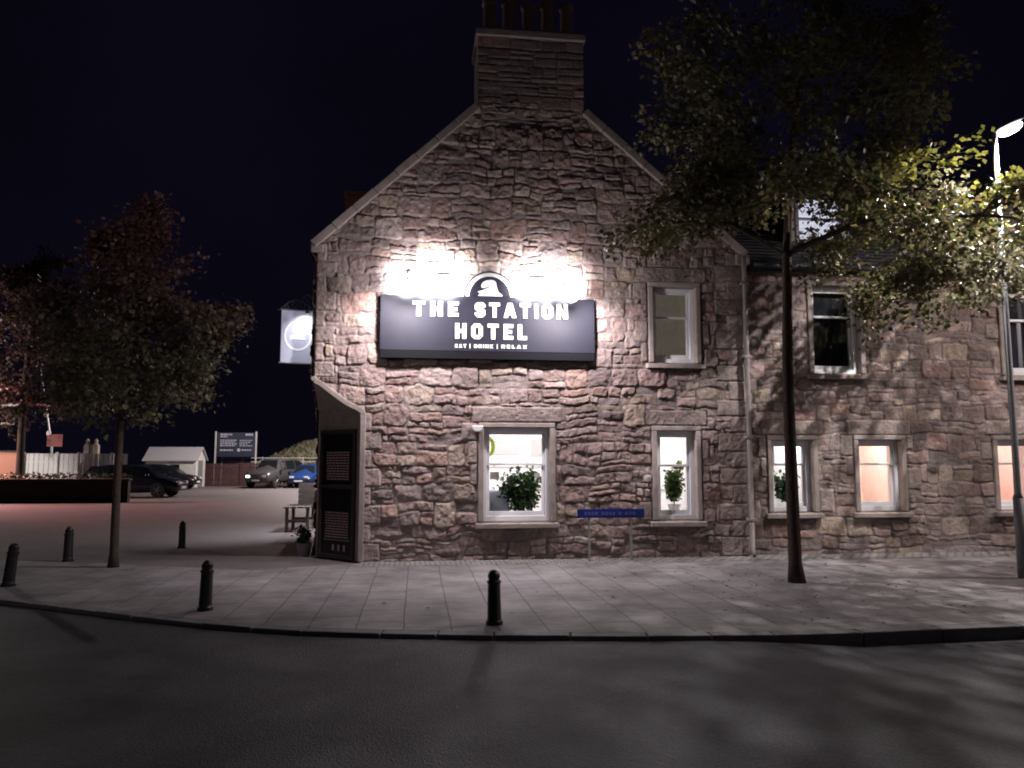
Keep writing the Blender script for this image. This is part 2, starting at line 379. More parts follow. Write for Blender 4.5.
PAL = np.array([(.34, .245, .215), (.39, .285, .245), (.28, .205, .185), (.42, .32, .235), (.28, .18, .155), (.37, .25, .225), (.31, .255, .235), (.46, .37, .29), (.24, .19, .18), (.36, .225, .175)]) * np.array((.96, 1.01, 1.05))
def rubble(name, x0, x1, z0, z1, res, keep, parent, seed, holes=(), margins=(), dressed=(), cmin=.26, cmax=.42, wide=1.0, relief=1.0, warp=1.0, xf=None, base=0.0, outline=None):
    nx = int((x1 - x0) / res) + 1; nz = int((z1 - z0) / res) + 1
    X, Z = np.meshgrid(np.linspace(x0, x1, nx), np.linspace(z0, z1, nz))
    U = X + warp * (.060 * vnoise(X, Z, .30, seed + 1) + .040 * vnoise(X, Z, .11, seed + 2) + .012 * vnoise(X, Z, .04, seed + 12))
    W = Z + warp * (.085 * vnoise(X, Z, .42, seed + 3) + .035 * vnoise(X, Z, .12, seed + 4) + .010 * vnoise(X, Z, .04, seed + 14))
    rects = layout(x0 - .2, x1 + .3, z0 - .2, z1 + .3, seed, cmin, cmax, wide)
    rg = np.random.RandomState(seed + 9)
    H_ = np.zeros_like(X); T = np.zeros(X.shape + (3,)); T[:] = (.235, .195, .185)
    du = res
    for (a, b, c, d) in rects:
        i0 = max(0, int((a - .12 - x0) / du)); i1 = min(nx, int((b + .12 - x0) / du) + 2)
        j0 = max(0, int((c - .12 - z0) / du)); j1 = min(nz, int((d + .12 - z0) / du) + 2)
        if i0 >= i1 or j0 >= j1: continue
        u = U[j0:j1, i0:i1]; w = W[j0:j1, i0:i1]
        ins = (u >= a) & (u < b) & (w >= c) & (w < d)
        if not ins.any(): continue
        r_ = min(b - a, d - c) * rg.uniform(.10, .30)
        dx = np.minimum(u - a, b - u); dz = np.minimum(w - c, d - w)
        dd = r_ - np.hypot(np.maximum(r_ - dx, 0), np.maximum(r_ - dz, 0))
        e = rg.uniform(.010, .028); joint = rg.uniform(.004, .012)
        t = np.clip((dd - joint) / e, 0, 1); t = 1 - (1 - t) ** 2.2
        amp = rg.uniform(.026, .062) * relief
        tilt = ((u - (a + b) / 2) / (b - a) * rg.uniform(-.022, .022) + (w - (c + d) / 2) / (d - c) * rg.uniform(-.026, .022)) * relief
        hh = amp + tilt
        for _ in range(3):      # chipped facets
            an = rg.uniform(0, 6.283); sl = rg.uniform(.08, .40) * relief; of = rg.uniform(.1, .9) * min(b - a, d - c) * .5
            hh = np.minimum(hh, amp * 1.1 - sl * ((u - (a + b) / 2) * math.cos(an) + (w - (c + d) / 2) * math.sin(an) - of))
        h = t * np.maximum(hh, .012)
        H_[j0:j1, i0:i1][ins] = h[ins]
        tone = (PAL[rg.randint(len(PAL))] * .55 + PAL.mean(0) * .45 * np.array((.98, .94, .96))) * rg.uniform(.66, 1.18)
        tt = T[j0:j1, i0:i1]; k_ = np.clip((dd - joint) / .012, 0, 1)[..., None]
        tt[ins] = (tt * (1 - k_) + tone * k_)[ins]
    on = np.clip(H_ / .02, 0, 1)
    rough = (.034 * vnoise(X, Z, .12, seed + 5) + .026 * vnoise(X, Z, .05, seed + 6) + .014 * vnoise(X, Z, .025, seed + 7))
    H_ += rough * on * relief + .008 * vnoise(X, Z, .05, seed + 8) * (1 - on)
    H_ = np.maximum(H_, 0)
    for (a, b, c, d) in dressed:      # large squared stones: flat faces with thin joints
        i0 = max(0, int(round((a - x0) / du))); i1 = min(nx, int(round((b - x0) / du)) + 1); j0 = max(0, int(round((c - z0) / du))); j1 = min(nz, int(round((d - z0) / du)) + 1)
        if i0 >= i1 or j0 >= j1: continue
        x = X[j0:j1, i0:i1]; z = Z[j0:j1, i0:i1]
        dd = np.minimum(np.minimum(x - a, b - x), np.minimum(z - c, d - z))
        t = np.clip((dd - .004) / .014, 0, 1)
        H_[j0:j1, i0:i1] = t * (.034 + rg.uniform(0, .010)) + t * (.012 * vnoise(x, z, .12, seed + 21) + .012 * vnoise(x, z, .04, seed + 22) + .008 * vnoise(x, z, .02, seed + 23))
        T[j0:j1, i0:i1] = np.array((.31, .25, .228)) * rg.uniform(.85, 1.2)
    for (a, b, c, d) in margins:      # behind dressed surrounds
        q = (X > a - .01) & (X < b + .01) & (Z > c - .01) & (Z < d + .01); H_[q] = .008
    # broad tonal drift over the wall
    T *= (1 + .35 * vnoise(X, Z, 1.6, seed + 30) + .25 * vnoise(X, Z, .5, seed + 31))[..., None]
    T = np.clip(T, .05, .5)
    Xs = X.copy(); Zs = Z.copy()
    for (a, b, c, d) in holes:      # snap the nearest grid lines to the opening's edges
        for arr, lo, lines in ((Xs, x0, (a, b)),):
            for q in lines:
                i = int(round((q - lo) / du)); 
                if 0 <= i < nx: arr[:, i] = q
        for q in (c, d):
            j = int(round((q - z0) / du))
            if 0 <= j < nz: Zs[j, :] = q
    V = np.stack([Xs, base - H_, Zs], -1).reshape(-1, 3)
    idx = np.arange(nx * nz).reshape(nz, nx)
    F = np.stack([idx[:-1, :-1], idx[:-1, 1:], idx[1:, 1:], idx[1:, :-1]], -1)
    cx = (Xs[:-1, :-1] + Xs[1:, 1:]) / 2; cz = (Zs[:-1, :-1] + Zs[1:, 1:]) / 2
    ok = keep(cx, cz) if keep else np.ones_like(cx, bool)
    for (a, b, c, d) in holes: ok &= ~((cx > a) & (cx < b) & (cz > c) & (cz < d))
    F = F[ok]
    used = np.unique(F); remap = np.zeros(len(V), int); remap[used] = np.arange(len(used))
    V = V[used]; F = remap[F]; T = T.reshape(-1, 3)[used]
    if xf is not None: V = xf(V)
    return npmesh(name, V, F, STONE, parent, tone=T)

# ------------------------------------------------------------------ the hotel
XL, XR, EV = -1.70, 5.67, 5.22
hotel = empty('hotel_building', (2, 4, 0), label='old rubble stone hotel with tall gable end, chimney stack and a lower lit wing', cat='building')
WY = .14   # wing wall plane
WIN = {  # name: x0, x1, z0, z1 of the frame, wall plane
    'a': (1.09, 2.21, .62, 2.165, 0), 'b': (4.03, 4.80, 3.31, 4.64, 0), 'c': (4.055, 4.75, .62, 2.128, 0),
    'd': (6.18, 6.94, .73, 1.98, WY), 'e': (7.80, 8.62, .73, 1.99, WY), 'f': (10.50, 11.3, .73, 2.0, WY),
    'g': (7.03, 7.93, 3.18, 4.78, WY), 'h': (10.78, 11.7, 3.2, 4.80, WY)}
def surround_rects(w, m=.10, lint=.085):
    x0, x1, z0, z1, _ = w
    return x0 - m, x1 + m, z0 - .10, z1 + lint

def keep_gable(x, z):
    ok = np.ones_like(x, bool)
    ok &= ~((z > EV) & (x < XL + (z - EV) * (2.65 / 2.53)))
    ok &= ~((z > 5.30) & (x > XR - (z - 5.30) * (2.82 / 2.48)))
    # splayed lower left corner
    ok &= ~((z < 2.45) & (x < -.88))
    cur = -.88 - (z - 2.45) * (.82 / .50)
    ok &= ~((z >= 2.45) & (z < 2.95) & (x < cur))
    return ok
dr = []
z = 2.98; i = 0
while z < 5.2:       # quoins up the left corner
    h = .26 + .06 * (i % 3 == 1); dr.append((XL, XL + (.17 if i % 2 else .34), z, min(z + h, 5.22))); z += h; i += 1
z = 0; i = 0
while z < 5.25:      # and the right one
    h = .28 + .05 * (i % 3 == 0); dr.append((XR - (.30 if i % 2 else .52), XR, z, min(z + h, 5.3))); z += h; i += 1
z = 0; i = 0
while z < 2.4:       # inner edge of the splay
    h = .30; dr.append((-.88, -.88 + (.14 if i % 2 else .30), z, z + h)); z += h; i += 1
gw = [w for w in WIN.values() if w[4] == 0]; ww = [w for w in WIN.values() if w[4] != 0]
def jamb_stones(ws):
    out = []
    rg = random.Random(3)
    for (x0, x1, z0, z1, _) in ws:
        for sgn in (-1, 1):
            z = z0 - .0; i = 0
            if sgn < 0: out.append((x0 - .2, x1 + .2, z1 + .09, z1 + .36))
            while z < z1 + .06:
                h = rg.uniform(.26, .40)
                if rg.random() < .5:
                    a, b = (x0 - .10 - rg.uniform(.12, .30), x0 - .10) if sgn < 0 else (x1 + .10, x1 + .10 + rg.uniform(.12, .30))
                    out.append((a, b, z, min(z + h, z1 + .085)))
                z += h; i += 1
    return out
rubble('gable_wall', XL, XR, 0, 7.85, .0135, keep_gable, hotel, 11, holes=[w[:4] for w in gw], margins=[surround_rects(w) for w in gw], dressed=dr + jamb_stones(gw), cmin=.20, cmax=.40, wide=.92, relief=.80)
rubble('wing_wall', XR - .02, 14.6, 0, 5.12, .016, None, hotel, 42, holes=[w[:4] for w in ww], margins=[surround_rects(w) for w in ww], dressed=jamb_stones(ww), cmin=.20, cmax=.34, wide=.9, relief=.55, base=WY)
def side_xf(V):  # along +y on the left flank
    return np.stack([XL + V[:, 1], V[:, 0], V[:, 2]], -1)
rubble('side_wall', .0, 9, 0, 5.2, .03, lambda x, z: ~((z < 2.45) & (x < .82)) & ~((z >= 2.45) & (z < 2.95) & (x < .82 - (z - 2.45) * 1.64)), hotel, 77, xf=side_xf)

# splayed corner: dressed face, corbelled soffit and roll moulding
A2, B2 = Vector((-.88, 0, 0)), Vector((XL, .82, 0)); dv = (B2 - A2).normalized(); nv = Vector((-dv.y, dv.x, 0)); nv = nv if nv.y < 0 else -nv
m = MB()
m.add([(*A2.xy, 0), (*B2.xy, 0), (*B2.xy, 2.45), (*A2.xy, 2.45)], [(0, 1, 2, 3)])
m.add([(*A2.xy, 2.45), (*B2.xy, 2.45), (XL, 0, 2.95)], [(0, 1, 2)])
m.build('splayed_corner', DRESS, hotel)
m = MB()
path = [(-.885, -.02, 0), (-.885, -.02, 2.36), (-.90, -.02, 2.42), (-.98, -.02, 2.47), (-1.16, -.02, 2.56), (-1.38, -.02, 2.72), (-1.58, -.02, 2.87), (-1.67, -.02, 2.92), (-1.70, -.02, 2.98)]
for a, b in zip(path, path[1:]):
    a, b = Vector(a), Vector(b); t = (b - a).normalized(); s2 = Vector((t.z, 0, -t.x)) * .045
    e = t * .006
    m.add([a - s2 + Vector((0, -.045, 0)), a + s2 + Vector((0, -.045, 0)), b + s2 + e + Vector((0, -.045, 0)), b - s2 + e + Vector((0, -.045, 0)),
           a - s2 + Vector((0, .10, 0)), a + s2 + Vector((0, .10, 0)), b + s2 + e + Vector((0, .10, 0)), b - s2 + e + Vector((0, .10, 0))],
          [(0, 1, 2, 3), (7, 6, 5, 4), (0, 4, 5, 1), (2, 6, 7, 3), (0, 3, 7, 4), (1, 5, 6, 2)])
m.build('corner_moulding', DRESS, hotel, bevel=.012)

# skews (raking copes)
def skew(a, b, side):
    m = MB(); a, b = Vector((a[0], 0, a[1])), Vector((b[0], 0, b[1])); L_ = (b - a).length; n = 8; t = (b - a) / L_; up = Vector((-t.z * side, 0, t.x * side))
    if up.z < 0: up = -up
    for i in range(n):
        p0 = a + t * (L_ * i / n + .004); p1 = a + t * (L_ * (i + 1) / n - .004); j = rnd.uniform(-.006, .006)
        q = [p0 - up * .05, p1 - up * .05, p1 + up * (.08 + j), p0 + up * (.08 + j)]
        m.add([v + Vector((0, -.10, 0)) for v in q] + [v + Vector((0, .26, 0)) for v in q], [(0, 1, 2, 3), (7, 6, 5, 4), (0, 4, 5, 1), (1, 5, 6, 2), (2, 6, 7, 3), (3, 7, 4, 0)])
    m.build('coping', DRESS, hotel, bevel=.012)
skew((XL - .05, 5.17), (.97, 7.72), 1); skew((XR + .06, 5.24), (2.84, 7.73), -1)
m = MB(); m.box(XR - .12, XR + .13, -.09, .3, 5.07, 5.26); m.build('kneeler', DRESS, hotel, bevel=.02)
m = MB(); m.box(XL - .09, XL + .12, -.07, .3, 5.06, 5.2); m.build('kneeler', DRESS, hotel, bevel=.02)

# chimney
def chim_xf(V): return V
rubble('chimney_stack', .97, 2.84, 7.68, 9.02, .016, None, hotel, 5, cmin=.22, cmax=.30, wide=1.1, relief=.25, warp=.25, base=-.02)
ch = MB(); ch.box(.975, 2.835, -.01, .95, 7.55, 9.03); ch.box(.93, 2.88, -.09, 1.0, 9.03, 9.15); ch.box(.98, 2.83, -.04, .95, 9.15, 9.2)
cs = ch.build('chimney_cap', DRESS, hotel, bevel=.012)
for i in range(5):
    m = MB(); cx = 1.20 + i * .352; sc = 1 + .04 * math.sin(i * 2.3)
    m.lathe((cx, .3, 9.2), [(.15, 0), (.145, .06), (.12, .1), (.112, .58 * sc), (.14, .60 * sc), (.14, .68 * sc), (.10, .69 * sc), (.09, .3)], 16)
    m.build('chimney_pot', TERRA, cs, smooth=False)
# roofs
m = MB()
RZ = 8.25; RX = 1.9
for (ax, az, bx, bz) in ((XL - .12, 5.08, RX, 8.5), (XR + .12, 5.15, RX, 8.5)):
    n = 26
    for i in range(n):
        x0_, z0_ = ax + (bx - ax) * i / n, az + (bz - az) * i / n; x1_, z1_ = ax + (bx - ax) * (i + 1) / n, az + (bz - az) * (i + 1) / n
        # the part in front of the chimney is cut short
        ys = .12 if z1_ < 7.55 else 1.0
        m.add([(x0_, ys, z0_ - .02), (x0_, 9, z0_ - .02), (x1_, 9, z1_ - .05), (x1_, ys, z1_ - .05), (x0_, ys, z0_ - .05), (x0_, 9, z0_ - .05)], [(0, 1, 2, 3), (0, 1, 5, 4)])
m.build('gable_roof', SLATE, hotel)
m = MB(); n = 28
wz0, wy0, wz1, wy1 = 5.12, WY - .16, 8.0, 4.2
for i in range(n):
    a, b = i / n, (i + 1) / n
    y0_, z0_, y1_, z1_ = wy0 + (wy1 - wy0) * a, wz0 + (wz1 - wz0) * a, wy0 + (wy1 - wy0) * b, wz0 + (wz1 - wz0) * b
    m.add([(XR + .1, y0_, z0_ + .02), (14.6, y0_, z0_ + .02), (14.6, y1_, z1_), (XR + .1, y1_, z1_), (XR + .1, y0_, z0_ - .01), (14.6, y0_, z0_ - .01)], [(0, 1, 2, 3), (0, 1, 5, 4)])
m.box(XR + .1, 14.6, 4.2, 8.5, 0, 7.98)
m.build('wing_roof', SLATE, hotel)
m = MB(); m.add([(XL + .01, 9, 0), (XR, 9, 0), (XR, 9, 5.2), (1.9, 9, 8.4), (XL + .01, 9, 5.2)], [(0, 1, 2, 3, 4)]); m.add([(XR, .2, 5.1), (XR, 9, 5.1), (XR, 9, 0), (XR, .2, 0)], [(0, 1, 2, 3)])
m.add([(14.6, WY, 0), (14.6, 4.2, 0), (14.6, 4.2, 7.95), (14.6, WY, 5.1)], [(0, 1, 2, 3)])
m.build('rear_wall', DRESS, hotel)
# gutter and downpipe
m = MB(); m.box(XR + .16, 14.6, WY - .26, WY - .13, 5.03, 5.12); m.box(XR + .14, 14.6, WY - .12, WY - .02, 4.98, 5.10)
m.build('gutter', PAINTD, hotel, bevel=.02)
DP = mat('pipe_paint', (.25, .22, .21), .55, noise=.2, nscale=6)
m = MB(); m.tube([(XR + .0, -.12, 5.2), (XR + .0, -.12, 5.0), (XR + .0, -.12, 2.5), (XR, -.12, .12), (XR, -.2, .03)], .042, 10); 
dp = m.build('downpipe', DP, hotel, smooth=True)
for z in (.6, 2.0, 3.4, 4.7):
    m = MB(); m.box(XR - .065, XR + .065, -.168, -.03, z, z + .045); m.build('bracket', DP, dp, bevel=.006)
m = MB(); m.box(-1.50, -1.14, 2.6, 3.0, 5.6, 6.98); m.box(-1.53, -1.11, 2.57, 3.03, 6.98, 7.06)
m.build('small_chimney', mat('red_brick', (.22, .09, .06), .9, noise=.3, nscale=14, bump=.4), hotel, bevel=.01)

# ------------------------------------------------------------------ windows
def window(w, kind, blind=None):
    x0, x1, z0, z1, Y = w; rec = Y + .13
    m = MB()      # white outer frame, the window's own mesh
    f = .065
    for a, b, c, d in ((x0, x0 + f, z0, z1), (x1 - f, x1, z0, z1), (x0 + f, x1 - f, z1 - f, z1), (x0 + f, x1 - f, z0, z0 + f * 1.3)):
        m.box(a, b, rec - .03, rec + .09, c, d)
    o = m.build('window', PAINTW, hotel, bevel=.006)
    mid = z0 + (z1 - z0) * (.61 if kind in 'abc' else .66); s = .05
    m = MB(); a, b = x0 + f, x1 - f
    for (c, d, yy) in ((z0 + f * 1.3, mid + .02, rec + .03), (mid - .02, z1 - f, rec - .005)):
        m.box(a + .001, a + s, yy, yy + .04, c, d); m.box(b - s, b - .001, yy, yy + .04, c, d)
        m.box(a + s, b - s, yy, yy + .04, d - s * .8, d - .001); m.box(a + s, b - s, yy, yy + .04, c + .001, c + s * (1.5 if c < mid - .1 else .8))
    m.build('sash', PAINTW, o, bevel=.004)
    m = MB(); m.add([(a + .01, rec + .05, z0 + f), (b - .01, rec + .05, z0 + f), (b - .01, rec + .05, mid), (a + .01, rec + .05, mid)], [(0, 1, 2, 3)])
    m.add([(a + .01, rec + .015, mid), (b - .01, rec + .015, mid), (b - .01, rec + .015, z1 - f), (a + .01, rec + .015, z1 - f)], [(0, 1, 2, 3)])
    m.build('pane', GLASS, o)
    # dressed margins
    M_ = .085; m = MB(); yf, yb = Y - .052, rec + .12
    m.box(x0 - M_, x0 + .002, yf, yb, z0 - .0, z1 + .002); m.box(x1 - .002, x1 + M_, yf, yb, z0, z1 + .002)
    m.box(x0 - M_, x1 + M_, yf - .002, yb, z1 + .006, z1 + .085)
    m.build('surround', DRESS, o, bevel=.014)
    m = MB(); m.prism([(Y - .12, z0 - .105), (yb, z0 - .105), (yb, z0 - .002), (rec, z0 - .002), (Y - .12, z0 - .03)], x0 - M_ - .05, x1 + M_ + .05, 'x')
    m.build('sill', DRESS, o, bevel=.01)
    # inner reveals so no light leaks past
    m = MB(); y2 = Y + .42
    m.box(x0 - .06, x0 - .001, yb, y2, z0 - .06, z1 + .06); m.box(x1 + .001, x1 + .06, yb, y2, z0 - .06, z1 + .06); m.box(x0, x1, yb, y2, z1 + .001, z1 + .06); m.box(x0 - .05, x1 + .05, yb, y2, z0 - .06, z0 - .001)
    m.build('reveal', ROOMW, o)
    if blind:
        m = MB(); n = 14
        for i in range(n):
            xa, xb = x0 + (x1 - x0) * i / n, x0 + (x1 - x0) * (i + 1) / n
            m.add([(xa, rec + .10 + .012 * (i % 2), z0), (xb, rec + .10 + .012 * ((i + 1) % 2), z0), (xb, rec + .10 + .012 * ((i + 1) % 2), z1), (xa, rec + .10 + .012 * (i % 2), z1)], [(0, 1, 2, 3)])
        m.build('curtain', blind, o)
    return o
CURT = mat('glowing_sage_curtain', (.5, .5, .42), .9, noise=.25, nscale=5, emit=(.85, .70, .56), estr=.08); CURD = mat('dark_curtain', (.03, .03, .04), .9)  # upper gable curtain glows in its colour, in place of light reaching it
wobj = {}
for kx, w in WIN.items():
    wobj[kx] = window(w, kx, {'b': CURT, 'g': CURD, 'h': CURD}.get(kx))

def room(x0, x1, y0, y1, z0, z1, m_, front_holes, Y):
    m = MB()
    m.add([(x0, y0, z0), (x1, y0, z0), (x1, y1, z0), (x0, y1, z0)], [(0, 1, 2, 3)]); m.add([(x0, y0, z1), (x1, y0, z1), (x1, y1, z1), (x0, y1, z1)], [(0, 1, 2, 3)])
    m.add([(x0, y1, z0), (x1, y1, z0), (x1, y1, z1), (x0, y1, z1)], [(0, 1, 2, 3)])
    for x in (x0, x1): m.add([(x, y0, z0), (x, y1, z0), (x, y1, z1), (x, y0, z1)], [(0, 1, 2, 3)])
    # front inner wall with openings
    xs = x0
    for (a, b, c, d) in front_holes:
        m.add([(xs, y0, z0), (a, y0, z0), (a, y0, z1), (xs, y0, z1)], [(0, 1, 2, 3)])
        m.add([(a, y0, z0), (b, y0, z0), (b, y0, c), (a, y0, c)], [(0, 1, 2, 3)]); m.add([(a, y0, d), (b, y0, d), (b, y0, z1), (a, y0, z1)], [(0, 1, 2, 3)]); xs = b
    m.add([(xs, y0, z0), (x1, y0, z0), (x1, y0, z1), (xs, y0, z1)], [(0, 1, 2, 3)])
    return m.build('interior_room', m_, hotel)
room(.2, 3.3, .40, 3.2, .05, 2.55, ROOMW, [WIN['a'][:4]], 0)
room(3.32, 5.6, .40, 3.0, .05, 2.55, ROOMW, [WIN['c'][:4]], 0)
room(5.8, 7.4, .54, 3.0, .05, 2.55, ROOMW, [WIN['d'][:4]], 0)
room(7.42, 9.6, .54, 3.0, .05, 2.55, ROOMP, [WIN['e'][:4]], 0)
room(9.62, 12.4, .54, 3.0, .05, 2.55, ROOMP, [WIN['f'][:4]], 0)
for x, pw, c in ((1.7, 105, (1, .93, .95)), (4.5, 85, (1, .93, .92)), (6.6, 75, (1, .92, .93)), (8.4, 105, (1, .80, .74)), (11.0, 75, (1, .70, .66))):
    lamp('ceiling_lamp_light', 'POINT', (x + .25, 1.7, 2.30), pw * 1.35, c, .12)
    t = empty('ceiling_lamp', (x + .25, 1.7, 2.55)); L2 = {1.7: 'first', 4.5: 'second', 6.6: 'third', 8.4: 'fourth', 11.0: 'fifth'}[x]
    tag(t, 'round white ceiling lamp inside the %s lit ground floor window from the left' % L2, 'ceiling lamp', 'ceiling lamps in the lit rooms')
    m = MB(); m.lathe((x + .25, 1.7, 2.55), [(.05, 0), (.05, -.03), (.012, -.03), (.012, -.06)], 12); m.build('ceiling_rose', PAINTW, t)
    m = MB(); m.lathe((x + .25, 1.7, 2.49), [(.05, 0), (.14, -.015), (.17, -.035), (.16, -.04)], 16); m.build('lamp_shade', mat('lit_shade', (.9, .9, .9), .5, emit=(1, .95, .9), estr=3), t)
for kx in 'bgh':   # dark rooms upstairs
    x0, x1, z0, z1, Y = WIN[kx]
    m = MB(); q = (x0 - .5, x1 + .5, Y + .43, Y + 2.2, z0 - .4, z1 + .2)
    x0, x1, y0, y1, z0, z1 = q
    m.add([(x0, y0, z0), (x1, y0, z0), (x1, y1, z0), (x0, y1, z0), (x0, y0, z1), (x1, y0, z1), (x1, y1, z1), (x0, y1, z1)], [(0, 3, 2, 1), (4, 5, 6, 7), (1, 2, 6, 5), (2, 3, 7, 6), (3, 0, 4, 7)])
    m.build('interior_room', ROOMW, hotel)
# inner partition / pictures / furniture seen through the glass
m = MB(); m.box(8.30, 8.52, 2.93, 2.99, 1.1, 1.95); pf = m.build('picture_frame', PAINTD, hotel, bevel=.01)
tag(pf, 'tall dark framed picture')
m = MB(); m.box(7.95, 8.75, 2.3, 2.9, .05, .85); m.box(7.95, 8.75, 2.75, 2.95, .85, 1.05)
sf = m.build('armchair', mat('brown_fabric', (.12, .07, .05), .9), None, bevel=.05)
tag(sf, 'brown low armchair back inside the pink lit window of the wing', 'armchair')
m = MB(); m.box(1.16, 1.62, .75, 1.3, .05, 1.10); m.box(1.16, 1.28, .62, .75, .05, .95)
tag(m.build('seat', mat('grey_fabric', (.30, .31, .36), .9), None, bevel=.05), 'grey upholstered seat inside the largest lit window left of the plant', 'seat')
m = MB(); m.box(.86 + .40, 1.42, .60, .62, 1.30, 1.43); tag(m.build('window_card', mat('card', (.35, .28, .26), .8)), 'small brown card in the lower left corner of the largest lit window', 'card')
m = MB(); m.box(2.04, 2.14, .60, .62, 1.33, 1.41); tag(m.build('window_card', mat('card2', (.5, .42, .42), .8)), 'small pink card in the right side of the largest lit window', 'card')
m = MB()
for k_ in range(18):
    a, b = 2 * math.pi * k_ / 18, 2 * math.pi * (k_ + 1) / 18
    m.tube([(1.20 + .085 * math.cos(a), .33, 1.86 + .15 * math.sin(a)), (1.20 + .085 * math.cos(b), .33, 1.86 + .15 * math.sin(b))], .035, 6)
m.tube([(1.2, .33, 2.02), (1.2, .33, 2.12)], .004, 5)
tag(m.build('hanging_ring', mat('lime_green', (.42, .62, .03), .5)), 'lime green ring hanging in upper left pane of the largest lit window', 'ornament')

# dormers on the wing roof
def dormer(x0, x1, lit, z0=5.82, z1=6.75, Y=.95):
    m = MB(); m.box(x0 - .16, x1 + .16, Y + .04, Y + 2.4, 5.5, z1 + .1)
    d = m.build('dormer', SLATE, hotel, bevel=.01)
    m = MB(); m.prism([(x0 - .3, z1 + .1), (x1 + .3, z1 + .1), ((x0 + x1) / 2, z1 + .62)], Y - .1, Y + 2.6, 'y'); m.build('dormer_roof', SLATE, d)
    m = MB(); f = .07
    for a, b, c, e in ((x0, x0 + f, z0, z1), (x1 - f, x1, z0, z1), (x0 + f, x1 - f, z1 - f, z1), (x0 + f, x1 - f, z0, z0 + f), (x0 + f, x1 - f, (z0 + z1) / 2 - .025, (z0 + z1) / 2 + .025)):
        m.box(a, b, Y - .05, Y + .035, c, e)
    m.box(x0 - .15, x0 - .004, Y - .03, Y + .035, z0 - .1, z1 + .1); m.box(x1 + .004, x1 + .15, Y - .03, Y + .035, z0 - .1, z1 + .1)
    m.build('dormer_frame', PAINTW, d, bevel=.006)
    m = MB(); n = 12; h = (z1 - z0 - .1) / n
    for i in range(n): m.box(x0 + f, x1 - f, Y + .005, Y + .03, z0 + .05 + i * h, z0 + .05 + i * h + h * .86)
    m.build('blind', lit, d)
LITB = mat('lit_blind', (.7, .7, .75), .7, emit=(.80, .82, 1.0), estr=.6)
dormer(7.20, 8.15, LITB); dormer(10.75, 11.7, mat('dim_blind', (.55, .45, .50), .8, emit=(.6, .42, .5), estr=.10))

# ------------------------------------------------------------------ lettering
def glyph(c):
    """non-overlapping polygons on a 1-high letter; returns (width, [polys])"""
    s = .27
    if c == 'T': w = .74; return w, [[(0, 1), (0, 1 - s * .85), (w / 2 - s / 2, 1 - s * .85), (w / 2 - s / 2, 0), (w / 2 + s / 2, 0), (w / 2 + s / 2, 1 - s * .85), (w, 1 - s * .85), (w, 1)]]
    if c == 'H': w = .74; return w, [[(0, 0), (s, 0), (s, .38), (w - s, .38), (w - s, 0), (w, 0), (w, 1), (w - s, 1), (w - s, .62), (s, .62), (s, 1), (0, 1)]]
    if c == 'E': w = .64; return w, [[(0, 0), (w, 0), (w, .23), (s, .23), (s, .39), (w - .08, .39), (w - .08, .61), (s, .61), (s, .77), (w, .77), (w, 1), (0, 1)]]
    if c == 'L': w = .60; return w, [[(0, 0), (w, 0), (w, .23), (s, .23), (s, 1), (0, 1)]]
    if c == 'I': w = s; return w, [[(0, 0), (s, 0), (s, 1), (0, 1)]]
    if c == '|': w = .1; return w, [[(0, -.15), (.08, -.15), (.08, 1.15), (0, 1.15)]]
    if c == 'N': w = .78; return w, [[(0, 0), (s, 0), (s, .52), (w - s, 0), (w, 0), (w, 1), (w - s, 1), (w - s, .48), (s, 1), (0, 1)]]
    if c == 'S':
        w = .72; q = .17; b = .24
        return w, [[(0, q), (q, 0), (w - q, 0), (w, q), (w, .46), (w - q, .60), (s, .66), (s, .76), (w - s, .76), (w - s, .68), (w, .68), (w, 1 - q), (w - q, 1), (q, 1), (0, 1 - q), (0, .54), (q, .40), (w - s, .34), (w - s, b), (s, b), (s, .32), (0, .32)]]
    if c in 'OD':
        w = .76; q = .20; b = .23; l = q if c == 'O' else .0001
        o = [(0, l), (l, 0), (w - q, 0), (w, q), (w, 1 - q), (w - q, 1), (l, 1), (0, 1 - l)]
        j = .08; lj = j if c == 'O' else .0001
        i = [(s, b + lj), (s + lj, b), (w - s - j, b), (w - s, b + j), (w - s, 1 - b - j), (w - s - j, 1 - b), (s + lj, 1 - b), (s, 1 - b - lj)]
        return w, [[o[k_], o[(k_ + 1) % 8], i[(k_ + 1) % 8], i[k_]] for k_ in range(8)]
    if c == 'A':
        w = .86; a = .30
        return w, [[(0, 0), (a * .93, 0), (a * .93 + .05, .18), (w / 2, .18), (w / 2, .40), (.345, .40), (w / 2, .72), (w / 2, 1), (w / 2 - .16, 1)],
                   [(w, 0), (w / 2 + .16, 1), (w / 2, 1), (w / 2, .72), (w - .345, .40), (w / 2, .40), (w / 2, .18), (w - a * .93 - .05, .18), (w - a * .93, 0)]]
    if c == 'R':
        w = .74
        return w, [[(0, 0), (s, 0), (s, .34), (s + .1, .34), (w - s, 0), (w, 0), (w - .16, .38), (w, .5), (w, .84), (w - .16, 1), (0, 1), (0, .79), (w - s, .79), (w - s, .56), (s, .56), (s, .785), (0, .785)]]
    if c == 'K': w = .78; return w, [[(0, 0), (s, 0), (s, .34), (w - s - .05, 0), (w, 0), (w - .32, .5), (w, 1), (w - s - .05, 1), (s, .66), (s, 1), (0, 1)]]
    if c == 'X': w = .78; return w, [[(0, 0), (.3, 0), (w / 2, .30), (w - .3, 0), (w, 0), (w / 2 + .17, .5), (w, 1), (w - .3, 1), (w / 2, .70), (.3, 1), (0, 1), (w / 2 - .17, .5)]]
    return .45, []
